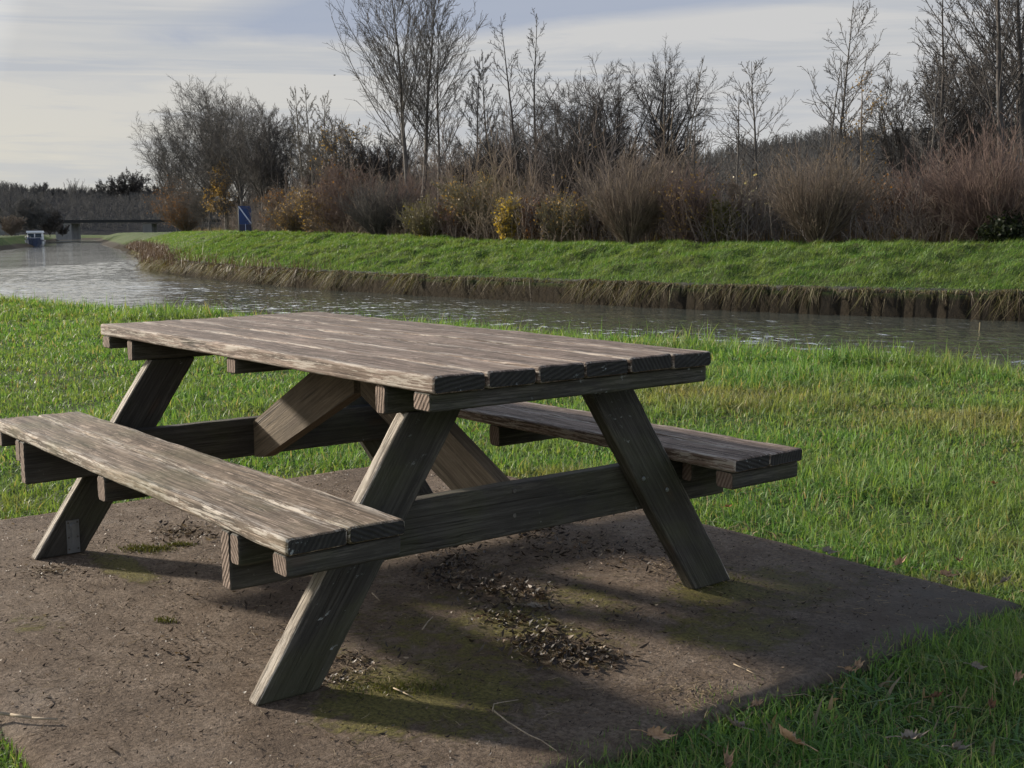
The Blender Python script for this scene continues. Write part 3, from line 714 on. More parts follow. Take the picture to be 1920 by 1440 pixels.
def make_tree(kind, base, H, width, seed, bark='grey', leaf=None, nleaf=0, leafsize=.05, lean=(0, 0), tr=None, name='bare_tree', tw=.009, dens=1.0, leafz=(0, 1), firk=None):
    r = np.random.default_rng(seed); base = Vector(base)
    o = empty(name, base); k0 = []; k1 = []; tips = None
    A = lambda *a: np.array(a, float)
    tr = (tr or H*.011+.015)*1.1
    if kind == 'poplar':           # straight leader, steep limbs
        tp = grow(r, A((0, 0, -.15)), A((lean[0], lean[1], 1)), A(H+.15), 18, .022, .03)
        k0.append(tubes(tp, A(tr), A(.012), 7)); R = (A(tr), A(.012))
        m = int(40*dens); P, D, L, Rr = children(r, tp, R, A(H), m, firk or .33, .97, 38, 5, width/H*1.55, .74, .30)
        L = np.maximum(L, .25)
        b = grow(r, P, D, L, 7, .035, .05); k0.append(tubes(b, Rr, Rr*.25+.004, 4)); R1 = (Rr, Rr*.25+.004)
        P, D, L2, R2 = children(r, b, R1, L, 11, .15, .98, 30, 7, .27, .5, .55)
        c = grow(r, P, D, L2, 4, .07, .06); k1.append(tubes(c, np.maximum(R2, tw), np.full_like(R2, tw*.8), 3)); RR = (R2, R2*.5)
        P, D, L3, R3 = children(r, c, RR, L2, 5, .2, 1, 36, 10, .5, .3, .6)
        d = grow(r, P, D, L3, 2, .08, .05); k1.append(tubes(d, np.full_like(R3, tw*.85), np.full_like(R3, tw*.6), 3)); tips = d
    elif kind == 'broad':          # forks low, rounded head
        fh = firk or .26
        tp = grow(r, A((0, 0, -.15)), A((lean[0], lean[1], 1)), A(H*fh+.15), 5, .05, .0); k0.append(tubes(tp, A(tr), A(tr*.72), 8))
        m = max(4, int(8*dens)); top = tp[0, -1]; az = np.arange(m)*2*PI/m+r.uniform(0, 1, m); sp = np.clip(width/H*.85, .3, 1.1)*r.uniform(.2, 1.15, m)
        D = np.stack([np.cos(az)*sp+lean[0], np.sin(az)*sp, np.ones(m)], 1); L = H*(1-fh)*r.uniform(.78, .96, m)
        b = grow(r, np.repeat(top[None]-[0, 0, .1], m, 0), D, L, 9, .10, .035); Rr = np.full(m, tr*.5)*r.uniform(.7, 1.1, m); k0.append(tubes(b, Rr, np.full(m, .012), 6))
        P, D, L2, R2 = children(r, b, (Rr, np.full(m, .012)), L, 15, .12, 1.0, 40, 11, .40, .22, .42)
        c = grow(r, P, D, L2, 6, .12, .07); k0.append(tubes(c, R2, np.maximum(R2*.25, tw), 4))
        P, D, L3, R3 = children(r, c, (R2, np.maximum(R2*.25, tw)), L2, 7, .15, .98, 38, 12, .42, .35, .5)
        d = grow(r, P, D, L3, 3, .13, .07); k1.append(tubes(d, np.maximum(R3, tw), np.full_like(R3, tw*.8), 3))
        P, D, L4, R4 = children(r, d, (R3, R3*.5), L3, 6, .1, 1, 36, 12, .62, .3, .6)
        e = grow(r, P, D, L4, 2, .13, .05); k1.append(tubes(e, np.full_like(R4, tw*.8), np.full_like(R4, tw*.5), 3)); tips = e
    elif kind == 'fan':            # many stems from one stool
        m = int(120*dens); az = r.uniform(0, 2*PI, m); el = np.sqrt(r.random(m))*min(1.2, width/H*.72)
        D = np.stack([np.sin(el)*np.cos(az), np.sin(el)*np.sin(az), np.cos(el)], 1); P = D*[.35, .35, 0]*.5*r.random((m, 1)); P[:, 2] = -.05
        L = H*r.uniform(.45, 1.12, m)*(1-.12*el)
        b = grow(r, P, D, L, 8, .07, .03); Rr = r.uniform(.010, .022, m)*max(1, H/3.2); k0.append(tubes(b, Rr, np.full(m, tw*.7), 4))
        P, D, L2, R2 = children(r, b, (Rr, Rr*.4), L, 9, .22, .97, 22, 9, .38, .5, .5)
        c = grow(r, P, D, L2, 4, .08, .06); k1.append(tubes(c, np.maximum(R2*.7, tw), np.full_like(R2, tw*.6), 3))
        P, D, L3, R3 = children(r, c, (R2, R2*.5), L2, 2, .2, .95, 24, 8, .5, .3, .6)
        d = grow(r, P, D, L3, 2, .06, .05); k1.append(tubes(d, np.full_like(R3, tw*.75), np.full_like(R3, tw*.5), 3)); tips = c
    elif kind == 'sap':            # thin young tree, few branches
        tp = grow(r, A((0, 0, -.1)), A((lean[0], lean[1], 1)), A(H+.1), 14, .03, .02); k0.append(tubes(tp, A(tr), A(.009), 6))
        m = int(20*dens); P, D, L, Rr = children(r, tp, (A(tr), A(.009)), A(H), m, firk or .28, .96, 46, 10, width/H*.85, .72, .45)
        b = grow(r, P, D, L, 6, .08, .07); k0.append(tubes(b, Rr, np.maximum(Rr*.3, .006), 4))
        P, D, L2, R2 = children(r, b, (Rr, Rr*.4), L, 7, .2, .98, 38, 12, .36, .4, .55)
        c = grow(r, P, D, L2, 4, .11, .06); k1.append(tubes(c, np.maximum(R2, tw), np.full_like(R2, tw*.7), 3))
        P, D, L3, R3 = children(r, c, (R2, R2*.5), L2, 3, .2, 1, 38, 12, .5, .3, .6)
        d = grow(r, P, D, L3, 2, .12, .05); k1.append(tubes(d, np.full_like(R3, tw*.8), np.full_like(R3, tw*.5), 3)); tips = d
    V, F = merge(k0); raw_mesh('trunk' if kind != 'fan' else 'stems', V, F, BARK[bark], o, smooth=True)
    V, F = merge(k1); raw_mesh('crown' if kind != 'fan' else 'twigs', V, F, BARK[bark], o)
    if leaf:
        T = tips.reshape(-1, 3); T = T[(T[:, 2] >= leafz[0]*H) & (T[:, 2] <= leafz[1]*H)]
        if len(T):
            j = r.integers(0, len(T), nleaf); P = T[j]+r.normal(0, .10, (nleaf, 3)); V, F = leafcards(r, P, leafsize); raw_mesh('leaves', V, F, LEAF[leaf], o)
    return o
def ground_at(u, D):
    x = (u-960)/FPX*D; return Vector((x, D, float(height(np.array([x]), np.array([D]))[0])))
def bank_depth(u):     # depth of the top of the far bank on that bearing
    s = np.arange(S0, CUM[13], .25); x, y = along(s, np.full_like(s, 5.2)); uu = 960+FPX*x/y; o = np.argsort(uu); return float(np.interp(u, uu[o], y[o]))
HZ = lambda u: 438-(u/1920)*11
def tree(kind, u, top, back, wpx, seed, label, cat='tree', group=None, **k):
    D = bank_depth(min(max(u, 150), 1915))+back; b = ground_at(u, D)
    ztop = EYE+(HZ(u)-top)/FPX*D*1.0; H = (ztop-b.z)*1.0; W = wpx/FPX*D
    o = make_tree(kind, b, H, W, seed, **k); tag(o, label, cat, group); return o
GT = 'bare winter trees beyond the far bank'; GS = 'winter shrubs along the far bank'
# left clump
tree('broad', 432, 172, 9, 190, 1, 'tallest rounded bare tree at the left end of the wood, behind the ochre leaved tree', group=GT, dens=1.9, lean=(-.04, 0), tr=.16)
tree('broad', 365, 225, 12, 170, 2, 'round headed grey bare tree leaning left over the brown bush at the wood end', group=GT, dens=1.6, lean=(-.10, 0), tr=.14, bark='grey')
tree('broad', 498, 210, 12, 130, 3, 'bushy bare tree just right of and above the blue board', group=GT, dens=1.6, bark='grey')
tree('broad', 540, 245, 15, 100, 4, 'lower bare tree between the blue board and the three slim poplars', group=GT, dens=1.0, bark='dark')
tree('sap', 432, 300, 7.5, 85, 5, 'small tree thick with ochre leaves left of the blue board', group='leafy autumn shrubs', leaf='ochre', nleaf=2600, leafsize=.085, tr=.05, name='autumn_tree', leafz=(.1, 1), dens=1.2, firk=.08)
for i, (u, tp, lb) in enumerate(((576, 176, 'leftmost of the three slim pale poplars, with a nest in it'), (594, 172, 'middle one of the three slim pale poplars'), (617, 184, 'rightmost of the three slim pale poplars'))):
    tree('poplar', u, tp, 13, 46, 10+i, lb, group=GT, bark='pale', dens=.8, tr=.075, name='poplar_tree')
tree('broad', 648, 238, 10, 95, 14, 'bushy tree with orange leaves among its twigs right of the slim poplars', group=GT, leaf='ochre', nleaf=900, leafsize=.06, name='autumn_tree')
tree('broad', 706, 262, 12, 110, 15, 'dark low bare tree left of the tall poplar pair', group=GT, bark='dark')
tree('broad', 400, 205, 14, 170, 6, 'dense bare tree filling in behind the two largest round trees at the wood end', group=GT, dens=1.7, bark='dark')
tree('broad', 462, 200, 15, 150, 7, 'slightly lower bare tree on the right shoulder of the tallest rounded tree', group=GT, dens=1.6, bark='grey')
tree('broad', 340, 265, 10, 100, 8, 'small bare tree at the extreme left tip of the wood', group=GT, dens=1.4, bark='dark', lean=(-.1, 0))
tree('broad', 600, 262, 17, 110, 9, 'low twiggy bare tree behind the slim poplars', group=GT, dens=1.3, bark='grey')
tree('broad', 452, 285, 17, 130, 53, 'low branched bare tree behind the ochre leaved tree and the blue board', group=GT, dens=1.5, bark='grey', firk=.06)
tree('broad', 512, 292, 19, 110, 54, 'low twiggy bare tree filling the gap to the right behind the blue board', group=GT, dens=1.4, bark='grey', firk=.06)
# tall poplars
tree('poplar', 773, 4, 8, 170, 20, 'tall bare poplar, left one of the tallest pair, spreading to the left', group=GT, bark='grey', dens=1.35, tr=.13, lean=(-.045, 0), name='poplar_tree')
tree('poplar', 792, 8, 9, 150, 21, 'tall bare poplar, right one of the tallest pair', group=GT, bark='grey', dens=1.25, tr=.12, lean=(.05, 0), name='poplar_tree')
tree('poplar', 826, 60, 10, 100, 22, 'slimmer poplar touching the right side of the tallest pair', group=GT, bark='grey', dens=1.0, tr=.08, lean=(.03, 0), name='poplar_tree')
tree('broad', 742, 255, 14, 90, 23, 'dark twiggy tree standing behind the foot of the tallest poplars', group=GT, bark='dark')
tree('broad', 880, 250, 13, 120, 24, 'dense dark bare tree right of the tallest poplars', group=GT, bark='dark', dens=1.2, tw=.0065)
tree('broad', 945, 265, 15, 110, 25, 'dense dark bare tree behind the two slanting poplars', group=GT, bark='dark', dens=1.4)
tree('poplar', 898, 118, 10, 60, 26, 'thin bare tree halfway between the tallest poplars and the slanting ones', group=GT, bark='grey', dens=.7, tr=.06, name='poplar_tree')
tree('poplar', 922, 112, 11, 60, 27, 'thin bare tree directly left of the slanting poplars', group=GT, bark='grey', dens=.7, tr=.06, lean=(.02, 0), name='poplar_tree')
tree('sap', 990, 42, 8, 110, 28, 'poplar slanting to the left, its top forked', group=GT, bark='dark', dens=1.2, tr=.085, lean=(-.09, 0), name='poplar_tree')
tree('sap', 1001, 40, 8, 120, 29, 'poplar slanting to the right with open fine side branches', group=GT, bark='grey', dens=1.4, tr=.085, lean=(.055, 0), name='poplar_tree')
# willows
tree('broad', 1056, 165, 7, 170, 30, 'spreading bare willow left of the pair of dark round willows', group=GT, bark='dark', dens=.95, tw=.0065, tr=.10, name='willow_tree', firk=.2)
tree('broad', 1160, 140, 8, 190, 31, 'dark round bare willow, left one of the pair above the big coppiced shrub', group=GT, bark='dark', dens=1.0, tr=.12, tw=.0065, name='willow_tree', lean=(-.12, 0))
tree('broad', 1232, 124, 9, 190, 32, 'dark forked bare willow, right one of the pair', group=GT, bark='dark', dens=1.1, tw=.0065, tr=.13, name='willow_tree', firk=.36)
tree('broad', 1108, 172, 10, 150, 50, 'bare round tree filling the space between the spreading willow and the dark pair', group=GT, bark='grey', dens=.9, tw=.0065, tr=.09)
tree('broad', 985, 215, 14, 140, 52, 'bare tree behind the stems of the slanting poplars', group=GT, bark='grey', dens=1.2, tw=.007, tr=.08)
tree('sap', 1283, 116, 6, 60, 33, 'thin straight young tree right of the dark willows', group=GT, bark='grey', dens=.9, tr=.045)
tree('sap', 1300, 190, 6, 90, 34, 'small young tree with drooping open twigs left of the gap in the trees', group=GT, bark='grey', dens=1.0, tr=.04)
tree('sap', 1382, 180, 5, 80, 35, 'lone thin tree with candelabra branches in the gap', group=GT, bark='grey', dens=.8, tr=.05)
tree('sap', 1418, 125, 7, 150, 36, 'open bare tree forking above its straight trunk, right of the gap', group=GT, bark='grey', dens=1.3, tr=.07, firk=.4)
tree('sap', 1562, 22, 9, 175, 37, 'tall symmetrical open tree above the big pale coppiced shrub', group=GT, bark='grey', dens=1.4, tr=.075, firk=.36)
tree('sap', 1545, 115, 7, 110, 38, 'shorter slim tree close to the left side of the tall symmetrical tree', group=GT, bark='grey', dens=1.0, tr=.055)
tree('sap', 1582, 112, 11, 60, 39, 'thin pole like tree close to the right side of the tall symmetrical tree', group=GT, bark='grey', dens=.8, tr=.05)
tree('sap', 1612, 150, 8, 110, 40, 'small tree with a few orange leaves right of the tall symmetrical tree', group=GT, bark='brown', dens=.7, leaf='ochre', nleaf=220, leafsize=.05, name='autumn_tree')
tree('broad', 1690, 160, 12, 90, 41, 'low fine bare tree left of the right hand clump', group=GT, bark='grey', dens=.8)
# right clump
tree('sap', 1724, 118, 5, 110, 42, 'slim tree at the left edge of the right hand clump, bending right', group=GT, bark='grey', dens=1.1, tr=.06, lean=(.05, 0))
tree('sap', 1752, -40, 8, 150, 43, 'tall dark tree in the left part of the right hand clump', group=GT, bark='dark', dens=1.5, tr=.085)
tree('broad', 1778, 120, 11, 120, 44, 'dense dark tree low in the middle of the right hand clump', group=GT, bark='dark', dens=1.3)
tree('poplar', 1872, -120, 7, 170, 45, 'thick trunked tree leaning left in the right hand clump, its top out of view', group=GT, bark='dark', dens=1.2, tr=.14, lean=(-.06, 0), name='poplar_tree')
tree('poplar', 1890, -60, 9, 120, 46, 'straight tree right beside the thick leaning one', group=GT, bark='grey', dens=1.1, tr=.08, name='poplar_tree')
tree('poplar', 1914, -150, 8, 130, 47, 'dark tree cut by the right edge of the view', group=GT, bark='dark', dens=1.1, tr=.13, name='poplar_tree')
tree('broad', 1835, 90, 14, 150, 48, 'rounded bare tree behind the right hand clump', group=GT, bark='grey', dens=1.3)
# shrubs
SH = [('fan', 1180, 285, 0.8, 185, 'brown', 'big rounded coppiced shrub under the pair of dark willows', dict(dens=1.6)),
      ('fan', 1532, 272, 1.0, 230, 'brown', 'biggest pale brown coppiced shrub, under the tall symmetrical tree', dict(dens=1.8)),
      ('fan', 1858, 235, 1.5, 300, 'red', 'huge reddish coppiced shrub under the right hand clump', dict(dens=2.2)),
      ('fan', 1745, 290, 3.5, 150, 'red', 'reddish twiggy shrub at the left side of the huge one', dict(dens=1.2)),
      ('fan', 1290, 320, 1.2, 110, 'red', 'upright dark stemmed shrub with some yellow leaves, right of the big rounded one', dict(dens=1.0, leaf='ochre', nleaf=900, leafsize=.05)),
      ('broad', 1345, 375, 1.5, 80, 'olive', 'low olive shrub with yellow leaves at the left side of the gap', dict(dens=.8, leaf='olive', nleaf=1400, leafsize=.05)),
      ('broad', 1405, 330, 3, 80, 'brown', 'sparse brown shrub with a few pale leaves in the gap', dict(dens=.5, leaf='pale', nleaf=60, leafsize=.07)),
      ('broad', 1640, 330, 4, 110, 'brown', 'brown shrub right of the biggest coppiced one', dict(dens=.8, leaf='rust', nleaf=500)),
      ('fan', 1880, 400, .6, 150, 'dark', 'low dark evergreen shrub at the foot of the huge reddish one', dict(dens=.8, leaf='dark', nleaf=9000, leafsize=.06)),
      ('broad', 1060, 360, 2.2, 130, 'olive', 'low shrub with orange leaves left of the big rounded coppiced one', dict(dens=1.1, leaf='ochre', nleaf=900, leafsize=.045)),
      ('fan', 952, 372, 1.0, 34, 'olive', 'narrow column shaped shrub covered in bright yellow leaves', dict(dens=.5, leaf='yellow', nleaf=1500, leafsize=.06)),
      ('broad', 905, 325, 3.5, 110, 'olive', 'ochre leaved shrub left of the yellow column', dict(dens=1.1, leaf='ochre', nleaf=900, leafsize=.045)),
      ('broad', 1005, 370, 2.5, 70, 'red', 'dark red twiggy shrub right of the yellow column', dict(dens=.9, leaf='rust', nleaf=500)),
      ('fan', 805, 365, 1.6, 120, 'olive', 'olive and yellow leaved shrub under the tallest poplars', dict(dens=1.2, leaf='olive', nleaf=1000, leafsize=.045)),
      ('broad', 860, 375, 2.5, 90, 'red', 'reddish twiggy shrub right of the tallest poplars', dict(dens=1.0, leaf='rust', nleaf=400)),
      ('fan', 712, 325, 1.4, 150, 'grey', 'grey many stemmed shrub left of the tallest poplars', dict(dens=1.2)),
      ('broad', 655, 315, 3.0, 150, 'red', 'purplish thicket shrub under the orange leaved tree', dict(dens=1.3, leaf='rust', nleaf=300)),
      ('broad', 610, 350, 1.6, 120, 'brown', 'brown leafy shrub under the slim poplars', dict(dens=.9, leaf='ochre', nleaf=1500, leafsize=.05)),
      ('fan', 562, 355, 1.8, 120, 'brown', 'ochre brown shrub between the blue board and the slim poplars', dict(dens=1.1, leaf='ochre', nleaf=1300, leafsize=.05)),
      ('broad', 522, 355, 3.0, 90, 'brown', 'brown shrub right behind the blue board', dict(dens=.9, leaf='rust', nleaf=900, leafsize=.05)),
      ('fan', 355, 330, 4, 150, 'brown', 'rounded rust brown bush at the left end of the wood', dict(dens=1.6, leaf='rust', nleaf=3000, leafsize=.075)),
      ('broad', 385, 320, 9, 90, 'grey', 'grey shrub between the rust brown bush and the ochre tree', dict(dens=1.2)),
      ('broad', 1120, 370, 4, 90, 'red', 'reddish shrub in the shadow left of the big rounded coppiced one', dict(dens=1.0, leaf='rust', nleaf=300)),
      ('broad', 1240, 345, 4, 90, 'brown', 'ochre leaved shrub squeezed behind the upright dark stemmed one', dict(dens=.9, leaf='ochre', nleaf=900, leafsize=.05)),
      ('fan', 760, 330, 5, 110, 'red', 'purplish shrub directly behind the trunks of the tallest poplars', dict(dens=1.3))]
for i, (kd, u, tp, bk, w, bark, lb, kw) in enumerate(SH):
    kw = dict(kw)
    if kd == 'broad': kw.update(firk=.05, dens=kw.get('dens', 1)*1.5, tr=.035)
    tree(kd, u, tp, bk, w, 200+i, lb, 'shrub', GS, bark=bark, name='shrub', tw=.0065, **kw)

# the tangle behind them: one mass nobody could count
def thicket():
    r = np.random.default_rng(88); n = 5200
    s = r.uniform(CUM[3]-6, CUM[12]+10, n); off = 7+17*r.random(n)**.8; x, y = along(s, off); z = height(x, y)
    u = 960+FPX*x/y; gap = (u > 1300) 
    H = r.uniform(1.6, 4.6, n)*np.where(gap, .45, 1)*(.6+.8*fbm(x*.25, y*.25, 5, 3)); P = np.stack([x, y, z-.05], 1)
    D = np.stack([r.normal(0, .16, n), r.normal(0, .16, n), np.ones(n)], 1); b = grow(r, P, D, H, 6, .07, .02)
    R = r.uniform(.012, .03, n); parts = [tubes(b, R, np.full(n, .008), 3)]
    P, D, L, R2 = children(r, b, (R, R*.5), H, 12, .12, .98, 38, 14, .34, .45, .5)
    c = grow(r, P, D, L, 3, .12, .04); parts.append(tubes(c, np.full_like(L, .010), np.full_like(L, .006), 3))
    n = 2600; s = r.uniform(CUM[2], CUM[12]+8, n); off = 5.6+3.5*r.random(n); x, y = along(s, off); H = r.uniform(.5, 2.3, n)*(.3+1.2*fbm(x*.5, y*.5, 25, 3))
    b = grow(r, np.stack([x, y, height(x, y)-.05], 1), np.stack([r.normal(0, .3, n), r.normal(0, .3, n), np.ones(n)], 1), H, 5, .12, .02); R = r.uniform(.008, .016, n); parts.append(tubes(b, R, np.full(n, .006), 3))
    P, D, L, R2 = children(r, b, (R, R*.5), H, 8, .15, .98, 42, 16, .4, .45, .5); c = grow(r, P, D, L, 3, .15, .03); parts.append(tubes(c, np.full_like(L, .008), np.full_like(L, .005), 3))
    n = 900; s = r.uniform(CUM[3]-6, CUM[12]+14, n); off = 13+22*r.random(n); x, y = along(s, off); u = 960+FPX*x/y
    H = r.uniform(2.6, 5.4, n)*np.where(u > 1300, .45, 1)*(.55+.9*fbm(x*.16, y*.16, 15, 3)); b = grow(r, np.stack([x, y, height(x, y)-.05], 1), np.stack([r.normal(0, .1, n), r.normal(0, .1, n), np.ones(n)], 1), H, 8, .06, .02)
    R = r.uniform(.02, .06, n); parts.append(tubes(b, R, np.full(n, .009), 4)); P, D, L, R2 = children(r, b, (R, R*.3), H, 16, .2, .98, 38, 12, .34, .5, .5)
    c = grow(r, P, D, L, 4, .10, .05); parts.append(tubes(c, np.maximum(R2*.6, .010), np.full_like(L, .007), 3)); P, D, L, R2 = children(r, c, (R2, R2*.5), L, 6, .15, 1, 38, 12, .42, .4, .5)
    d = grow(r, P, D, L, 2, .12, .05); parts.append(tubes(d, np.full_like(L, .009), np.full_like(L, .006), 3))
    V, F = merge(parts); m, t, bs, o_ = nt('thicket_twigs'); g = G(t); ge = g.n('ShaderNodeNewGeometry')
    nn = g.noise(ge.outputs['Position'], .22, 3); g.l(g.ramp(nn, [(.35, (.13, .115, .105)), (.5, (.17, .135, .112)), (.65, (.22, .172, .12))]), bs.inputs['Base Color']); bs.inputs['Roughness'].default_value = .9
    o = raw_mesh('undergrowth', V, F, m); tag(o, 'tangle of brown and purple winter undergrowth filling the wood', 'undergrowth', kind='stuff')
    n = 15000; s = r.uniform(CUM[3]-4, CUM[12]+8, n); off = 6.5+12*r.random(n); x, y = along(s, off); kk = fbm(x*.55, y*.55, 29, 3); keep = kk > .50; x, y = x[keep], y[keep]; n = len(x)
    z = height(x, y)+r.random(n)**1.4*3.2*fbm(x*.3, y*.3, 5, 3)*1.5; V, F = leafcards(r, np.stack([x, y, z], 1), .05)
    tag(raw_mesh('autumn_leaves', V, F, leafm('mixed_autumn_leaves', (.11, .06, .03), (.34, .22, .08))), 'rust and ochre leaves still hanging in the undergrowth', 'leaves', kind='stuff')
    # dead grass and leaf litter fringe at the foot of the wood
    n = 26000; s = r.uniform(CUM[2], CUM[13], n); off = 6.2+8*r.random(n); x, y = along(s, off); H = r.uniform(.15, .75, n)*(.4+fbm(x*.5, y*.5, 6, 3))
    o = blades('dead_stems', x, y, height(x, y), H, .014*r.uniform(.6, 1.8, n), blade_mat('dead_stems', [(0, (.09, .055, .03)), (.6, (.17, .11, .055)), (.9, (.12, .11, .04)), (1, (.25, .2, .11))], .2), .4, 90)
    tag(o, 'brown dead stems and weeds at the foot of the wood', 'dead weeds', kind='stuff')
thicket()

# ------------------------------------------------------------------ far hills
def hill(name, pts, depth, thick, seed, col1, col2, label, fuzz=0, bump=.5):
    us = np.array([p[0] for p in pts], float); vs = np.array([p[1] for p in pts], float)
    u = np.arange(us[0], us[-1], 1.2); v = np.interp(u, us, vs); x = (u-960)/FPX*depth; ztop = EYE+(HZ(u)-v)/FPX*depth
    ztop = ztop+(fbm(u*.11, u*0, seed, 4)-.5)*fuzz
    rows = []; NR = 46
    for k in range(NR+1):
        t = k/NR; yy = depth-thick*(1-t); zz = (ztop+1.5)*(t**.75)-1.0
        sc = yy/depth
        jit = (fbm(x*.05, np.full_like(x, yy*.05), seed+3, 4)-.5)*bump*3*np.sin(PI*min(1, t*1.02))
        rows.append(np.stack([x*sc, np.full_like(x, yy), zz+jit], 1))
    for k in range(1, 6): rows.append(np.stack([x*(1+k*.05), np.full_like(x, depth+k*thick*.25), ztop*(1-k/5)**1+-1.5*k/5], 1))
    V = np.vstack(rows); n = len(x); F = []
    for k in range(len(rows)-1):
        i = np.arange(n-1); F.append(np.stack([k*n+i, k*n+i+1, (k+1)*n+i+1, (k+1)*n+i], 1))
    m, t, b, o = nt(name+'_woods'); g = G(t); co = g.n('ShaderNodeNewGeometry').outputs['Position']
    n1 = g.noise(g.map(co, (1, .6, .7)), .35, 6, .7); n2 = g.noise(g.map(co, (1, 1, .35)), 1.6, 4, .7)
    c = g.ramp(n1, [(.3, col1), (.7, col2)]); c = g.mix(g.rng(n2, .4, .7, 0, .15), c, tuple(q*.6 for q in col1))
    g.l(c, b.inputs['Base Color']); b.inputs['Roughness'].default_value = 1; b.inputs['Specular IOR Level'].default_value = 0
    g.bump(n1, b, .6, 1.5)
    tag(raw_mesh('hill', V, np.vstack(F), m, smooth=True), label, kind='structure')
    return x, ztop, depth
lx_, lz_, ld_ = hill('left_hill', [(-260, 372), (-100, 362), (0, 362), (60, 363), (120, 366), (200, 369), (300, 374), (380, 378), (520, 382), (700, 392), (900, 400)], 620, 180, 3, (.040, .0395, .040), (.056, .055, .054), 'dark wooded hill behind the bridge', fuzz=0, bump=.3)
hx, hz_, hd = hill('right_hill', [(900, 420), (1020, 385), (1150, 345), (1250, 318), (1330, 308), (1400, 285), (1450, 276), (1530, 268), (1600, 264), (1700, 266), (1790, 262), (1850, 250), (1930, 236), (2050, 225), (2300, 250)], 520, 260, 8, (.040, .036, .033), (.066, .057, .050), 'brown wooded hill behind the right hand trees', fuzz=.8, bump=.6)
def fuzzline(xs, zs, depth, seed, n, label, lo=1.5, hi=5, thick=0):
    r = np.random.default_rng(seed); u = np.sort(r.uniform(xs[0], xs[-1], n)); z = np.interp(u, xs, zs); yy = depth+r.uniform(-60, 25, n)
    if thick:
        yy = depth-thick*r.random(n)**1.6*.93; z = (z+1.5)*np.clip(1-(depth-yy)/thick, 0, 1)**.75-1.6
    else: z = z*(1-np.clip((depth-yy)/260, 0, 1)*.9)-1
    xx = u*yy/depth
    H = r.uniform(lo, hi, n)*(.35+1.3*fbm(u*.035, u*0+3, seed, 4)); b = grow(r, np.stack([xx, yy, z], 1), np.stack([r.normal(0, .1, n), r.normal(0, .1, n), np.ones(n)], 1), H, 3, .06, .03)
    parts = [tubes(b, np.full(n, .12), np.full(n, .05), 3)]
    P, D, L, R = children(r, b, (np.full(n, .12), np.full(n, .06)), H, 9, .2, 1, 38, 12, .5, .4, .5); c = grow(r, P, D, L, 2, .12, .08); parts.append(tubes(c, np.full_like(L, .07), np.full_like(L, .035), 3))
    V, F = merge(parts); tag(raw_mesh('distant_wood', V, F, BARK['far']), label, 'distant wood', kind='stuff')
sel = hx > (1150-960)/FPX*520
fuzzline(hx[sel], hz_[sel], 520, 5, 5200, 'far off bare trees covering the right hand hill', 1.5, 5, 260)

fuzzline(lx_[lx_ < -150], lz_[lx_ < -150], 620, 6, 5200, 'far off bare wood covering the left hill', 2, 6, 180)
# skyline trees on the left hill
lefts = [(12, 348, 40, 'leftmost low round tree on the skyline above the bridge'), (46, 350, 36, 'second low round tree on the skyline from the left'), (92, 346, 40, 'spiky low tree on the skyline above the moored boat'),
         (122, 352, 34, 'small rounded tree left of the fan shaped skyline tree'), (154, 339, 30, 'fan shaped pale tree standing alone on the skyline'), (186, 356, 36, 'low tree right of the fan shaped skyline tree'), (212, 342, 44, 'airy tree left of the largest dark skyline tree'),
         (243, 330, 40, 'left half of the dark flat topped skyline trees'), (266, 325, 74, 'largest dark broad tree on the skyline above the bridge pier'), (296, 350, 34, 'small tree between the largest skyline tree and the wood')]
for i, (u, tp, w, lb) in enumerate(lefts):
    D = 604; x = (u-960)/FPX*D; zt = EYE+(HZ(u)-tp)/FPX*D
    zb = EYE+(HZ(u)-378)/FPX*D
    o = make_tree('broad' if u != 154 else 'fan', (x, D, zb), zt-zb, w/FPX*D*1.5, 400+i, bark='far' if u not in (266, 243) else 'dark', tw=.07, tr=.3, dens=1.3 if u != 154 else .35, name='skyline_tree', firk=.07)
    tag(o, lb, 'tree', 'trees on the left skyline')

# ------------------------------------------------------------------ bridge
def bridge():
    D = 330; b = empty('road_bridge', (0, 0, 0)); tag(b, 'long flat dark bridge with a concrete pier, far beyond the moored boat', 'bridge')
    conc = simple('bridge_concrete', (.16, .16, .155), .9, .25, .5); dk = simple('bridge_deck_dark', (.02, .021, .022), .8, .2, .5)
    P = lambda u, v: at(u, v, D)
    def slab(name, u0, u1, v0, v1, m, dd=8, parent=b, y=0):
        p0 = P(u0, v1); p1 = P(u1, v0); mb = MB(); mb.box(((p0.x+p1.x)/2, D+dd/2+y, (p0.z+p1.z)/2), (p1.x-p0.x, dd, p1.z-p0.z)); return mb.build(name, m, parent)
    slab('deck', -60, 420, 411.0, 418.5, dk, 8)
    slab('parapet', -60, 420, 407.6, 410.9, simple('bridge_parapet', (.09, .092, .09), .9, .2, .5), .5, y=-.3)
    slab('pier', 266, 282, 418.7, 442, conc, 5, y=1)
    slab('abutment', 104, 132, 418.7, 450, conc, 7, y=.5)
    slab('abutment', -60, 14, 418.7, 452, conc, 7, y=.5)
bridge()
# bushes about the bridge
for i, (u, D, top, w, bk, lb) in enumerate(((62, 262, 372, 105, 'far', 'twiggy grey bush behind the cabin of the moored boat'), (30, 250, 406, 60, 'brown', 'brown bush left of the moored boat'), (102, 270, 388, 75, 'dark', 'dark bush right of the moored boat, before the bridge abutment'), (125, 285, 420, 36, 'dark', 'low dark bush below the bridge abutment'))):
    x = (u-960)/FPX*D; zt = EYE+(HZ(u)-top)/FPX*D
    o = make_tree('broad', (x, D, .4), zt-.4, w/FPX*D, 450+i, bark=bk, tw=.035, dens=2.0, firk=.06, tr=.09, name='shrub'); tag(o, lb, 'shrub', 'bushes near the bridge')
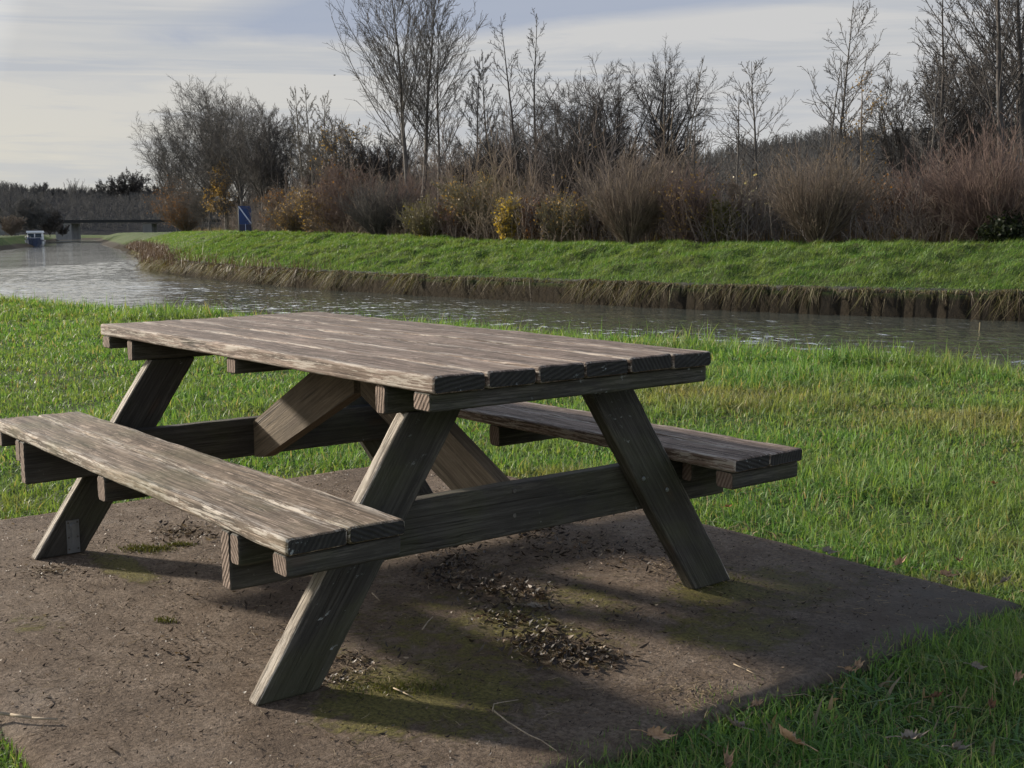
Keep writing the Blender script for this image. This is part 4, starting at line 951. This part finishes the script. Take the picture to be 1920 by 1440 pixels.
# low dyke across the far water and a green strip under the bridge
def strip(name, pts, w, z0, z1, mat, label):
    V = []; F = []
    for p in pts: V += [(p[0], p[1]-w, z0), (p[0], p[1]-w*.6, z1), (p[0], p[1]+w*.6, z1), (p[0], p[1]+w, z0)]
    for i in range(len(pts)-1):
        for k in range(3): a = i*4+k; F.append((a, a+4, a+5, a+1))
    tag(raw_mesh(name, V, F, mat), label, kind='structure')
strip('dyke', [(-98, 252), (-92, 256), (-80, 262), (-70, 255), (-64, 232), (-60, 205)], 2.5, -1.4, -.72, simple('dyke_mud', (.05, .045, .03), .9, .3, .4), 'thin muddy dyke crossing the far water')
strip('field', [(-330, 520), (-240, 520), (-150, 500), (-90, 420), (-70, 360)], 60, -.6, 1.2, M['ground'], 'grassy field beyond the bridge opening')

# ------------------------------------------------------------------ boat
def boat():
    D = 184; c = at(66, 459, D); c.z = WATER
    b = empty('moored_boat', (c.x, c.y, WATER), math.radians(17)); tag(b, 'small dark blue cabin cruiser with a white top, moored at the left bank', 'boat')
    hullm = simple('dark_blue_hull', (.025, .035, .065), .35, .15, 1); wh = simple('white_boat_paint', (.62, .63, .64), .4, .06, 1); gl = simple('boat_glass', (.03, .04, .05), .1, .1, 1); gr = simple('boat_fender', (.55, .55, .52), .6, .1, 1)
    # hull loft, bow towards the camera (-y)
    st = [(-4.2, .05, 1.15), (-3.6, .65, 1.08), (-2.6, 1.12, 1.0), (-1, 1.36, .9), (2, 1.4, .85), (4, 1.25, .9)]
    V = []; F = []
    for y, w, h in st: V += [(-w, y, h), (-w*.92, y, .35), (-w*.6, y+.15, -.35), (w*.6, y+.15, -.35), (w*.92, y, .35), (w, y, h)]
    for i in range(len(st)-1):
        for k in range(5): a = i*6+k; F.append((a, a+1, a+7, a+6))
        F.append((i*6, i*6+6, i*6+11, i*6+5))
    me = bpy.data.meshes.new('hull'); F.append((0, 5, 4, 3, 2, 1)); e = (len(st)-1)*6; F.append((e, e+1, e+2, e+3, e+4, e+5)); me.from_pydata(V, [], F); link('hull', me, hullm, b)
    def fr(name, w0, w1, y0, y1, z0, z1, rake, m, par=b):
        V = [(-w0, y0, z0), (w0, y0, z0), (w0, y1, z0), (-w0, y1, z0), (-w1, y0+rake, z1), (w1, y0+rake, z1), (w1, y1, z1), (-w1, y1, z1)]
        me = bpy.data.meshes.new(name); me.from_pydata(V, [], [(0, 3, 2, 1), (4, 5, 6, 7), (0, 1, 5, 4), (1, 2, 6, 5), (2, 3, 7, 6), (3, 0, 4, 7)]); return link(name, me, m, par)
    cab = fr('foredeck_cabin', 1.0, .9, -2.3, .6, .9, 1.25, .3, hullm)
    wl = fr('wheelhouse', 1.12, 1.02, -.4, 2.8, .95, 2.02, .35, wh)
    for k in (-1, 1):
        V = [(k*.08, -.33, 1.32), (k*.98, -.33, 1.32), (k*.92, -.115, 1.9), (k*.08, -.115, 1.9)]
        V = [(x, y-.03, z) for x, y, z in V]+[(x, y+.02, z) for x, y, z in V]
        me = bpy.data.meshes.new('windscreen'); me.from_pydata(V, [], [(0, 1, 2, 3), (7, 6, 5, 4), (0, 4, 5, 1), (1, 5, 6, 2), (2, 6, 7, 3), (3, 7, 4, 0)]); link('windscreen', me, gl, wl)
    fr('roof', 1.18, 1.1, -.35, 3.0, 2.03, 2.32, .08, wh, wl)
    rl = MB()
    for k in (-1, 1):
        rl.cyl((k*.3, -4.0, 1.55), (k*1.15, -2.4, 1.5), .014, n=6)
        rl.cyl((k*1.15, -2.4, 1.5), (k*1.35, 1, 1.4), .014, n=6)
        for y, w in ((-4, .3), (-2.4, 1.15), (-.5, 1.25)): rl.cyl((k*w, y, .95), (k*w, y, 1.5), .012, n=6)
    rl.build('handrail', M['steel'], b)
    fd = MB(); fd.cyl((1.22, -2.2, .15), (1.25, -2.2, .75), .17, .17, n=12); fd.build('fender', gr, b)
boat()

# ------------------------------------------------------------------ blue board
def board():
    D = bank_depth(465)+.6; p = ground_at(466, D); s = D/FPX
    b = empty('canal_sign', p); tag(b, 'tall blue board with a white diagonal bar standing on the far bank', 'sign')
    blue = simple('blue_sign_paint', (.012, .035, .125), .45, .15, 2); dull = simple('faded_blue_panel', (.022, .026, .055), .5, .25, 2); wh = simple('white_sign_bar', (.42, .47, .62), .5, .05, 2); gy = simple('grey_sign_post', (.13, .15, .15), .6, .2, 3)
    w = 22*s; h1 = 34*s; h0 = 17*s
    MB().box((0, 0, h0+h1/2), (w, .05, h1)).build('board', blue, b)
    MB().box((0, .012, h0/2+.0), (w, .05, h0-.01)).build('lower_panel', dull, b)
    q = MB(); a = Vector((-w/2-.02, -.04, h0+h1-.01)); c = Vector((w/2+.02, -.04, h0+.02)); d = (c-a).normalized(); nrm = Vector((-d.z, 0, d.x))*(1.1*s)
    for y in (-.045, -.028):
        for pt in (a-nrm, c-nrm, c+nrm, a+nrm): q.v.append(Vector((pt.x, y, pt.z))); q.gc.append((0, 0, 0)); q.ed.append(0)
    for f in ((0, 3, 2, 1), (4, 5, 6, 7), (0, 1, 5, 4), (1, 2, 6, 5), (2, 3, 7, 6), (3, 0, 4, 7)): q.f.append(f); q.mi.append(0); q.sm.append(False)
    q.build('diagonal_bar', wh, b)
    for x, z1 in ((-w/2-.035, h0+h1-.08), (w/2+.035, h0+h1-.1)): MB().cyl((x, .0, -.3), (x, 0, z1), .022, n=8).build('post', gy, b)
    MB().cyl((.02, -.045, -.2), (.02, -.045, h0+.03), .016, n=8).build('post', wh, b)
board()

# ------------------------------------------------------------------ birds, nests, stick
def blob(name, p, r, mat, seed, squash=.7, n=60):
    rr = np.random.default_rng(seed); P = rr.normal(0, .4, (n, 3))*[r, r, r*squash]; D = norm(rr.normal(0, 1, (n, 3))); b = grow(rr, P-D*r*.4, D, np.full(n, r*1.1), 3, .3, 0)
    V, F = tubes(b, np.full(n, r*.10), np.full(n, r*.05), 3); V = V*[1, 1, squash]; o = raw_mesh(name, V, F, mat); o.location = p; return o
nest = simple('nest_twigs', (.03, .026, .022), .9, .2, 5)
D5 = bank_depth(576)+13
tag(blob('bird_nest', at(578, 273, D5), .13, nest, 1), 'dark upper nest ball in the leftmost slim poplar', 'nest')
tag(blob('bird_nest', at(574, 343, D5), .14, nest, 2), 'dark lower nest ball in the leftmost slim poplar', 'nest')
def bird(p, L, fly, label):
    o = empty('bird', p); tag(o, label, 'bird'); m = simple('dark_plumage', (.018, .017, .018), .7, .2, 20)
    K = 8; st = [(-.5, .015, .06), (-.3, .06, .02), (-.1, .14, 0), (.12, .16, 0), (.28, .10, .05), (.38, .085, .09), (.46, .05, .08), (.56, .006, .06)]
    V = []; F = []
    for x, r_, z in st:
        for k in range(K): a = 2*PI*k/K; V.append((x*L, math.cos(a)*r_*L, (z+math.sin(a)*r_)*L))
    for i in range(len(st)-1):
        for k in range(K): F.append((i*K+k, i*K+(k+1) % K, (i+1)*K+(k+1) % K, (i+1)*K+k))
    F.append(tuple(range(K))); F.append(tuple(reversed([(len(st)-1)*K+k for k in range(K)])))
    me = bpy.data.meshes.new('body'); me.from_pydata(V, [], F); link('body', me, m, o)
    for s in (-1, 1):
        if fly: V = [(.2, .1*s, .06), (-.12, .1*s, .06), (-.16, .45*s, .16), (.12, .5*s, .19), (-.02, .85*s, .08), (.2, .1*s, .03), (-.12, .1*s, .03), (-.16, .45*s, .135), (.12, .5*s, .165), (-.02, .85*s, .07)]; F = [(0, 1, 2, 3), (3, 2, 4), (5, 8, 7, 6), (8, 9, 7), (0, 3, 8, 5), (3, 4, 9, 8), (4, 2, 7, 9), (2, 1, 6, 7)]
        else: V = [(.2, .16*s, .05), (-.1, .17*s, .06), (-.42, .07*s, .05), (-.05, .15*s, -.06), (.2, .12*s, .04), (-.1, .12*s, .05), (-.42, .04*s, .05), (-.05, .1*s, -.05)]; F = [(0, 1, 2, 3), (4, 7, 6, 5), (0, 4, 5, 1), (1, 5, 6, 2), (2, 6, 7, 3), (3, 7, 4, 0)]
        me = bpy.data.meshes.new('wing'); me.from_pydata([(a*L, b*L, c*L) for a, b, c in V], [], F); link('wing', me, m, o)
    return o
o = bird(at(627, 141, 70), .17, True, 'small dark bird flying in the open sky left of the tall poplars'); o.rotation_euler = (.0, 0, .4)
o = bird(at(756, 127, bank_depth(773)+8), .22, False, 'dark bird perched high in the left one of the tallest poplars'); o.rotation_euler = (0, -.9, .3)
p = on_z(1835, 621, WATER); MB().cyl((0, 0, -.3), (.02, 0, .17), .014, .009, n=7).build('water_stake', simple('pale_stick', (.22, .18, .1), .8, .2, 8)); o = bpy.data.objects['water_stake']; o.location = p
tag(o, 'short pale stick standing up out of the canal near the far bank', 'stick')

# ------------------------------------------------------------------ fallen leaves, sticks, litter on the pad
LM = []
for nm, a, b_ in (('tan_dead_leaf', (.20, .115, .06), (.42, .28, .17)), ('brown_dead_leaf', (.09, .045, .022), (.20, .105, .05)), ('grey_dead_leaf', (.12, .10, .08), (.25, .215, .17)), ('orange_dead_leaf', (.25, .10, .03), (.42, .19, .06))):
    m, t, bs, o_ = nt(nm); g = G(t); co = g.n('ShaderNodeTexCoord').outputs['Object']; g.l(g.ramp(g.noise(co, 38, 5, .7), [(.35, a), (.65, b_)]), bs.inputs['Base Color']); bs.inputs['Roughness'].default_value = .75; g.bump(g.noise(co, 90, 4, .6), bs, .5, .002); LM.append(m)
def leaf_mesh(seed, size, curl):
    r = random.Random(seed); V = [(0, 0, 0)]; F = []; n = 40; rings = 4
    lobes = [0, .95, -.95, 1.95, -1.95]
    def rad(a):
        v = .28
        for q, l in enumerate(lobes):
            d = (a-l+PI) % (2*PI)-PI; v = max(v, (1-.18*abs(l)/1.95*2)*math.exp(-(d/.30)**2)+.08*math.cos(d*18)*math.exp(-(d/.5)**2))
        return max(v*.92, .52+.05*math.cos(a*5))
    for k in range(1, rings+1):
        for i in range(n):
            a = 2*PI*i/n-PI; rr = rad(a)*k/rings*size*.5*(1+r.uniform(-.03, .03)); x = rr*math.cos(a); y = rr*math.sin(a)
            z = curl*(y*y*9+x*x*5)*(1/size)*.11+math.sin(a*5)*rr*.10+.004*r.uniform(-1, 1)*k/rings
            V.append((x, y*(1-.25*curl), z))
    for i in range(n): F.append((0, 1+i, 1+(i+1) % n))
    for k in range(rings-1):
        for i in range(n): a = 1+k*n+i; b = 1+k*n+(i+1) % n; F.append((a, a+n, b+n, b))
    me = bpy.data.meshes.new('leaf_blade'); me.from_pydata(V, [], F); me.polygons.foreach_set('use_smooth', [True]*len(F)); return me
def stalk(size, par, m):
    mb = MB(); mb.cyl((-.02*size, 0, 0), (-.35*size, .05*size, .04*size), .0012, .0009, n=5); mb.cyl((-.35*size, .05*size, .04*size), (-.6*size, .02*size, .03*size), .0009, .0012, n=5); return mb.build('leaf_stalk', m, par)
LV = [(1484, 1388, .125, 0, 2.1, 'largest tan maple leaf, veined and tilted up, on the shaded grass at the bottom'), (1229, 1380, .10, 0, .3, 'folded tan leaf lying where the pad meets the shaded grass at the bottom'), (1362, 1430, .085, 0, 1.5, 'orange tan leaf cut by the bottom edge of the view, left of the largest leaf'),
      (1418, 1322, .06, 0, .8, 'small tan leaf standing upright at the ragged pad edge'), (1591, 1256, .05, 0, .2, 'pale tan leaf at the pad edge, left one of a touching pair'), (1609, 1247, .055, 0, 1.1, 'pale tan leaf at the pad edge, right one of a touching pair'),
      (1708, 1384, .09, 2, .1, 'greyish leaf lying flat right of the largest leaf'), (1793, 1404, .085, 2, .6, 'greyish leaf near the bottom edge, right of the other grey leaf'), (1909, 1270, .06, 0, .9, 'tan leaf at the right edge of the view in the shaded grass'),
      (1755, 1306, .055, 1, .4, 'reddish brown leaf halfway between the touching pair and the right edge'), (1830, 1250, .06, 2, .2, 'flat greyish leaf in the shaded grass just below the pad corner'), (1858, 1322, .06, 1, 1.2, 'dark brown curled leaf in the shaded grass below the flat greyish one'),
      (1383, 1362, .07, 2, 2.4, 'dull leaf half hidden in grass, above the leaf cut by the bottom edge'), (1551, 1034, .085, 2, .2, 'dark grey leaf lying across the pad edge behind the right bench'), (1686, 1056, .085, 0, .5, 'crumpled cream leaf in sunlit grass along the pad edge'), (1798, 1050, .06, 1, 1.3, 'brown upright leaf in sunlit grass above the pad edge'),
      (1772, 1078, .085, 0, .1, 'long pale leaf beside the pad edge, right of the crumpled cream one'), (1884, 1090, .07, 2, .3, 'pale leaf close to the right corner of the pad'), (1365, 950, .06, 3, .7, 'orange leaf in the grass right behind the near right leg'), (1862, 906, .05, 3, .5, 'tiny orange brown leaf far out on the sunlit lawn at right'),
      (1001, 1138, .085, 2, .1, 'grey brown leaf lying flat on the pad among the litter'), (898, 1157, .045, 0, .9, 'small pale curled leaf on the pad left of the flat grey brown one')]
for i, (u, v, sz, mi, rz, lb) in enumerate(LV):
    p = on_z(u, v, .0); tx, ty = tcoords(p.x, p.y); onpad = abs(tx) < 1.45 and abs(ty) < 1.26
    z = .006 if onpad else .016
    p = on_z(u, v, z); o = empty('fallen_leaf', p, rz); tilt = [.1, .6, .3][i % 3] if not onpad else .1
    if i == 0: tilt = .75
    o.rotation_euler = (tilt*(1 if not onpad else .5), .15 if onpad else .35*math.sin(i*2.1), rz); tag(o, lb, 'leaf', 'dead leaves lying about the pad')
    link('leaf_blade', leaf_mesh(500+i, sz*.92, 1.2+1.3*((i*7) % 5)/5), LM[mi], o); stalk(sz, o, LM[mi])
def path_stick(name, pts, r0, mat, label):
    mb = MB()
    P = [on_z(u, v, .008+dz) for u, v, dz in pts]; base = P[0]
    n = len(P)
    for i in range(n-1): mb.cyl(P[i]-base, P[i+1]-base, r0*(1-.6*i/n), r0*(1-.6*(i+1)/n), n=7)
    o = mb.build(name, mat); o.location = base; tag(o, label, 'twig', 'twigs lying on the pad')
stm = simple('dry_twig', (.27, .215, .15), .8, .25, 60)
path_stick('twig', [(-60, 1328, .0), (20, 1340, .004), (60, 1346, .002), (108, 1349, 0)], .0042, stm, 'straight pale stick at the bottom left corner of the pad')
path_stick('twig', [(925, 1332, .004), (950, 1352, .004), (990, 1377, .002), (1015, 1388, 0), (1044, 1408, 0)], .0020, stm, 'long thin pale stem lying in the shade near the bottom edge of the pad')
path_stick('twig', [(923, 1334, .004), (926, 1320, .012), (945, 1316, .01), (972, 1312, 0)], .0014, stm, 'short curled stem touching the end of the long thin stem')
path_stick('twig', [(792, 1180, 0), (802, 1166, .004), (812, 1156, .002)], .0022, stm, 'short pale twig on the pad right of the near left leg')
path_stick('twig', [(698, 1112, 0), (704, 1118, .003), (712, 1126, 0)], .0022, stm, 'tiny pale twig on the pad close to the near left leg')
path_stick('twig', [(738, 1290, 0), (756, 1298, .003), (774, 1307, 0)], .0018, stm, 'thin straw on the mossy patch right of the near left foot')
path_stick('twig', [(1376, 1245, 0), (1400, 1256, .002), (1420, 1266, 0)], .0016, stm, 'thin straw on the lit brown part of the pad')
def litter():
    r = np.random.default_rng(55); P = []; S = []
    cl = [(850, 1060, 42, 28, 520), (870, 1080, 60, 25, 260), (1085, 1030, 90, 18, 420), (930, 1105, 60, 12, 380), (975, 1118, 45, 14, 260), (985, 1160, 40, 12, 260), (1010, 1205, 50, 14, 520), (1065, 1228, 50, 16, 480), (1110, 1236, 45, 12, 300), (910, 1155, 25, 10, 120), (1000, 1000, 40, 8, 240), (1120, 1045, 60, 15, 200), (340, 1000, 45, 12, 260), (1175, 1155, 60, 15, 100), (330, 1215, 60, 25, 120), (90, 1070, 40, 8, 130), (680, 1250, 60, 18, 170), (620, 1275, 30, 10, 120), (480, 1120, 80, 25, 90), (1240, 1055, 60, 25, 160), (640, 1240, 40, 20, 120)]
    for u, v, su, sv, n in cl:
        for _ in range(int(n*.5)):
            q = on_z(r.normal(u, su*.85), r.normal(v, sv*.9)); P.append((q.x, q.y)); S.append(r.uniform(.003, .015) if n > 200 else r.uniform(.003, .010))
    for _ in range(14000):
        tx = r.uniform(-1.45, 1.46); ty = r.uniform(-1.25, 1.25); q = t2w(tx, ty); P.append((q.x, q.y)); S.append(abs(r.normal(0, .0026))+.0012)
    P = np.array(P); S = np.array(S); n = len(P)
    tx, ty = tcoords(P[:, 0], P[:, 1]); k = (np.abs(tx) < 1.47) & (np.abs(ty) < 1.27); P = P[k]; S = S[k]; n = len(P)
    a = r.uniform(0, 2*PI, n); el = r.uniform(.06, .30, n); tl = r.normal(0, .6, n); cu = r.uniform(.4, 1.8, n)
    dx, dy = np.cos(a), np.sin(a); V = np.empty((n, 6, 3)); lift = .002+S*r.uniform(.05, .45, n)
    for j, (s_, c_) in enumerate(((-1, 0), (-.3, 1), (-.3, -1), (.4, .8), (.4, -.8), (1, 0))):
        V[:, j, 0] = P[:, 0]+dx*S*s_-dy*S*el*c_; V[:, j, 1] = P[:, 1]+dy*S*s_+dx*S*el*c_
        V[:, j, 2] = np.maximum(lift+S*(s_*tl*.7+cu*.45*abs(s_)+c_*.25*np.sign(tl)), .0015)
    T = np.array([(0, 1, 2), (1, 3, 4), (1, 4, 2), (3, 5, 4)]); F = (np.arange(n)[:, None, None]*6+T[None]).reshape(-1, 3)
    m = blade_mat('litter', [(0, (.014, .010, .008)), (.6, (.032, .022, .016)), (.86, (.08, .055, .038)), (.95, (.19, .13, .085)), (1, (.34, .27, .19))], .1)
    tag(raw_mesh('leaf_litter', V.reshape(-1, 3), F, m), 'dark crumbled leaf litter scattered on the concrete pad', 'leaf litter', kind='stuff')
    # fine dry straws
    n = 1500; tx = r.uniform(-1.4, 1.45, n); ty = r.uniform(-1.25, 1.25, n); Q = np.array([t2w(a_, b_)[:2] for a_, b_ in zip(tx, ty)])
    ex = []
    for u, v, su, sv, k in ((1060, 1230, 60, 20, 160), (340, 1000, 50, 14, 160), (1250, 1065, 50, 25, 80), (660, 1265, 60, 20, 120), (1300, 1300, 80, 30, 160), (860, 1070, 50, 25, 90), (90, 1072, 30, 6, 60)):
        for _ in range(k): q = on_z(r.normal(u, su*.6), r.normal(v, sv*.6)); ex.append((q.x, q.y))
    Q = np.vstack([Q, np.array(ex)]); tx, ty = tcoords(Q[:, 0], Q[:, 1]); Q = Q[(np.abs(tx) < 1.46) & (np.abs(ty) < 1.26)]; n = len(Q)
    a = r.uniform(0, 2*PI, n); L = r.uniform(.008, .035, n); D = np.stack([np.cos(a), np.sin(a), r.normal(0.05, .05, n)], 1)
    b = grow(r, np.stack([Q[:, 0], Q[:, 1], np.full(n, .004)], 1), D, L, 3, .22, -.02); b[:, :, 2] = np.maximum(b[:, :, 2], .0025)
    V, F = tubes(b, np.full(n, .0007), np.full(n, .0005), 3)
    tag(raw_mesh('straw', V, F, blade_mat('straw', [(0, (.12, .08, .04)), (1, (.36, .28, .17))], .1)), 'fine dry straws scattered over the pad', 'straw', kind='stuff')
    # moss cushions
    n = 0; pts = []
    for u, v, su, sv, k in ((275, 1030, 50, 7, 700), (340, 1022, 30, 4, 250), (750, 1290, 110, 16, 500), (1330, 1090, 60, 10, 300), (310, 1165, 20, 5, 120)):
        for _ in range(k): q = on_z(r.normal(u, su*.5), r.normal(v, sv*.5)); pts.append((q.x, q.y))
    Q = np.array(pts); n = len(Q); o = blades('moss', Q[:, 0], Q[:, 1], np.zeros(n)+.001, r.uniform(.004, .012, n), r.uniform(.002, .005, n), blade_mat('moss_tufts', [(0, (.04, .045, .01)), (1, (.12, .12, .03))], .2), .6, 12, segs=2)
    tag(o, 'yellow green moss growing on the concrete pad', 'moss', kind='stuff')
litter()

# ------------------------------------------------------------------ light and sky
SUN_EL = math.radians(18); AZ = math.radians(-32)         # light travels along AZ in plan
sd = Vector((math.cos(SUN_EL)*math.cos(AZ), math.cos(SUN_EL)*math.sin(AZ), -math.sin(SUN_EL)))
sun = bpy.data.lights.new('sun', 'SUN'); sun.energy = 4.7; sun.angle = math.radians(3.2); sun.color = (1, .90, .76)
so = bpy.data.objects.new('sun', sun); C.objects.link(so); so.rotation_euler = sd.to_track_quat('-Z', 'Y').to_euler()
w = bpy.data.worlds.new('World'); scene.world = w; w.use_nodes = True; t = w.node_tree; t.nodes.clear(); g = G(t)
out = g.n('ShaderNodeOutputWorld'); sky = g.n('ShaderNodeTexSky', sky_type='NISHITA'); sky.sun_disc = False; sky.sun_elevation = SUN_EL
sky.sun_rotation = math.atan2(-sd.x, -sd.y)      # clockwise from +Y
sky.air_density = 1; sky.dust_density = 2
co = g.n('ShaderNodeTexCoord').outputs['Generated']; sp = g.n('ShaderNodeSeparateXYZ'); g.l(co, sp.inputs[0])
X, Y, Z = sp.outputs
st1 = g.noise(g.map(co, (1.0, 1.0, 7), rot=(0, .10, 0)), 3.2, 6, .6, .6)
st2 = g.noise(g.map(co, (1.2, 1.2, 20), rot=(0, .05, 0), loc=(3, 1, 2)), 2.6, 6, .62, .9)
st3 = g.noise(g.map(co, (1.0, 1.0, 11), rot=(0, .08, 0), loc=(7, 4, 1)), 1.7, 5, .6, .5)
wob = g.math('MULTIPLY', g.math('SUBTRACT', st1, .5), .045)
low = g.math('ADD', g.math('MULTIPLY', g.math('MAXIMUM', X, -.1), .075), .156)
d1 = g.math('ADD', g.math('SUBTRACT', Z, low), g.math('MULTIPLY', wob, g.rng(X, -.1, .15, 1, .25)))
upb = g.math('SUBTRACT', g.math('ADD', g.math('MULTIPLY', X, .42), .262), Z)
thin = g.math('MULTIPLY', g.rng(d1, -.004, .008), g.rng(g.math('ADD', upb, wob), -.012, .02))
streak = g.math('MULTIPLY', g.rng(st2, .47, .62), g.rng(Z, .02, .12, .25, .9))
streak2 = g.math('MULTIPLY', g.rng(st3, .50, .66), .7)
warm = g.math('MULTIPLY', g.rng(Z, .0, .18, 1, 0), g.rng(X, -.45, .10, 1, 0))
cloud = g.mix(g.math('MULTIPLY', warm, .95), (.385, .385, .385), (.47, .44, .36))
cloud = g.mix(streak, cloud, (.315, .33, .355))
cloud = g.mix(streak2, cloud, (.31, .325, .345))
pale = g.math('MULTIPLY', g.rng(Z, .0, .08, 1, 0), g.rng(X, .02, .25, 0, 1))
cloud = g.mix(g.math('MULTIPLY', pale, .7), cloud, (.285, .335, .355))
cloud = g.mix(g.math('MULTIPLY', thin, .9), cloud, (.24, .272, .34))
bg1 = g.n('ShaderNodeBackground'); g.l(sky.outputs[0], bg1.inputs[0]); bg1.inputs[1].default_value = .10
bg2 = g.n('ShaderNodeBackground'); g.l(cloud, bg2.inputs[0])
# hazy glow towards the sun; bright band above view added for water and fill
dt = g.n('ShaderNodeVectorMath', operation='DOT_PRODUCT'); g.l(co, dt.inputs[0]); dt.inputs[1].default_value = tuple(-sd)
lift = g.math('ADD', g.math('MULTIPLY', g.rng(Z, .19, .30, 0, 1), 2.6), g.math('MULTIPLY', g.rng(dt.outputs['Value'], .80, 1.0, 0, 1), 2.6))
g.l(g.math('MULTIPLY', g.math('ADD', lift, 1.0), .85), bg2.inputs[1])
mx = g.n('ShaderNodeMixShader'); g.l(g.rng(Z, .34, .52, 1, .0), mx.inputs[0]); g.l(bg1.outputs[0], mx.inputs[1]); g.l(bg2.outputs[0], mx.inputs[2]); g.l(mx.outputs[0], out.inputs[0])
vs = scene.view_settings; vs.view_transform = 'Standard'; vs.look = 'None'; vs.exposure = .9; vs.gamma = 1; vs.use_curve_mapping = False
scene.cycles.max_bounces = 6; scene.cycles.diffuse_bounces = 3; scene.cycles.glossy_bounces = 3; scene.cycles.transmission_bounces = 3
scene.render.resolution_x = 1024; scene.render.resolution_y = 768
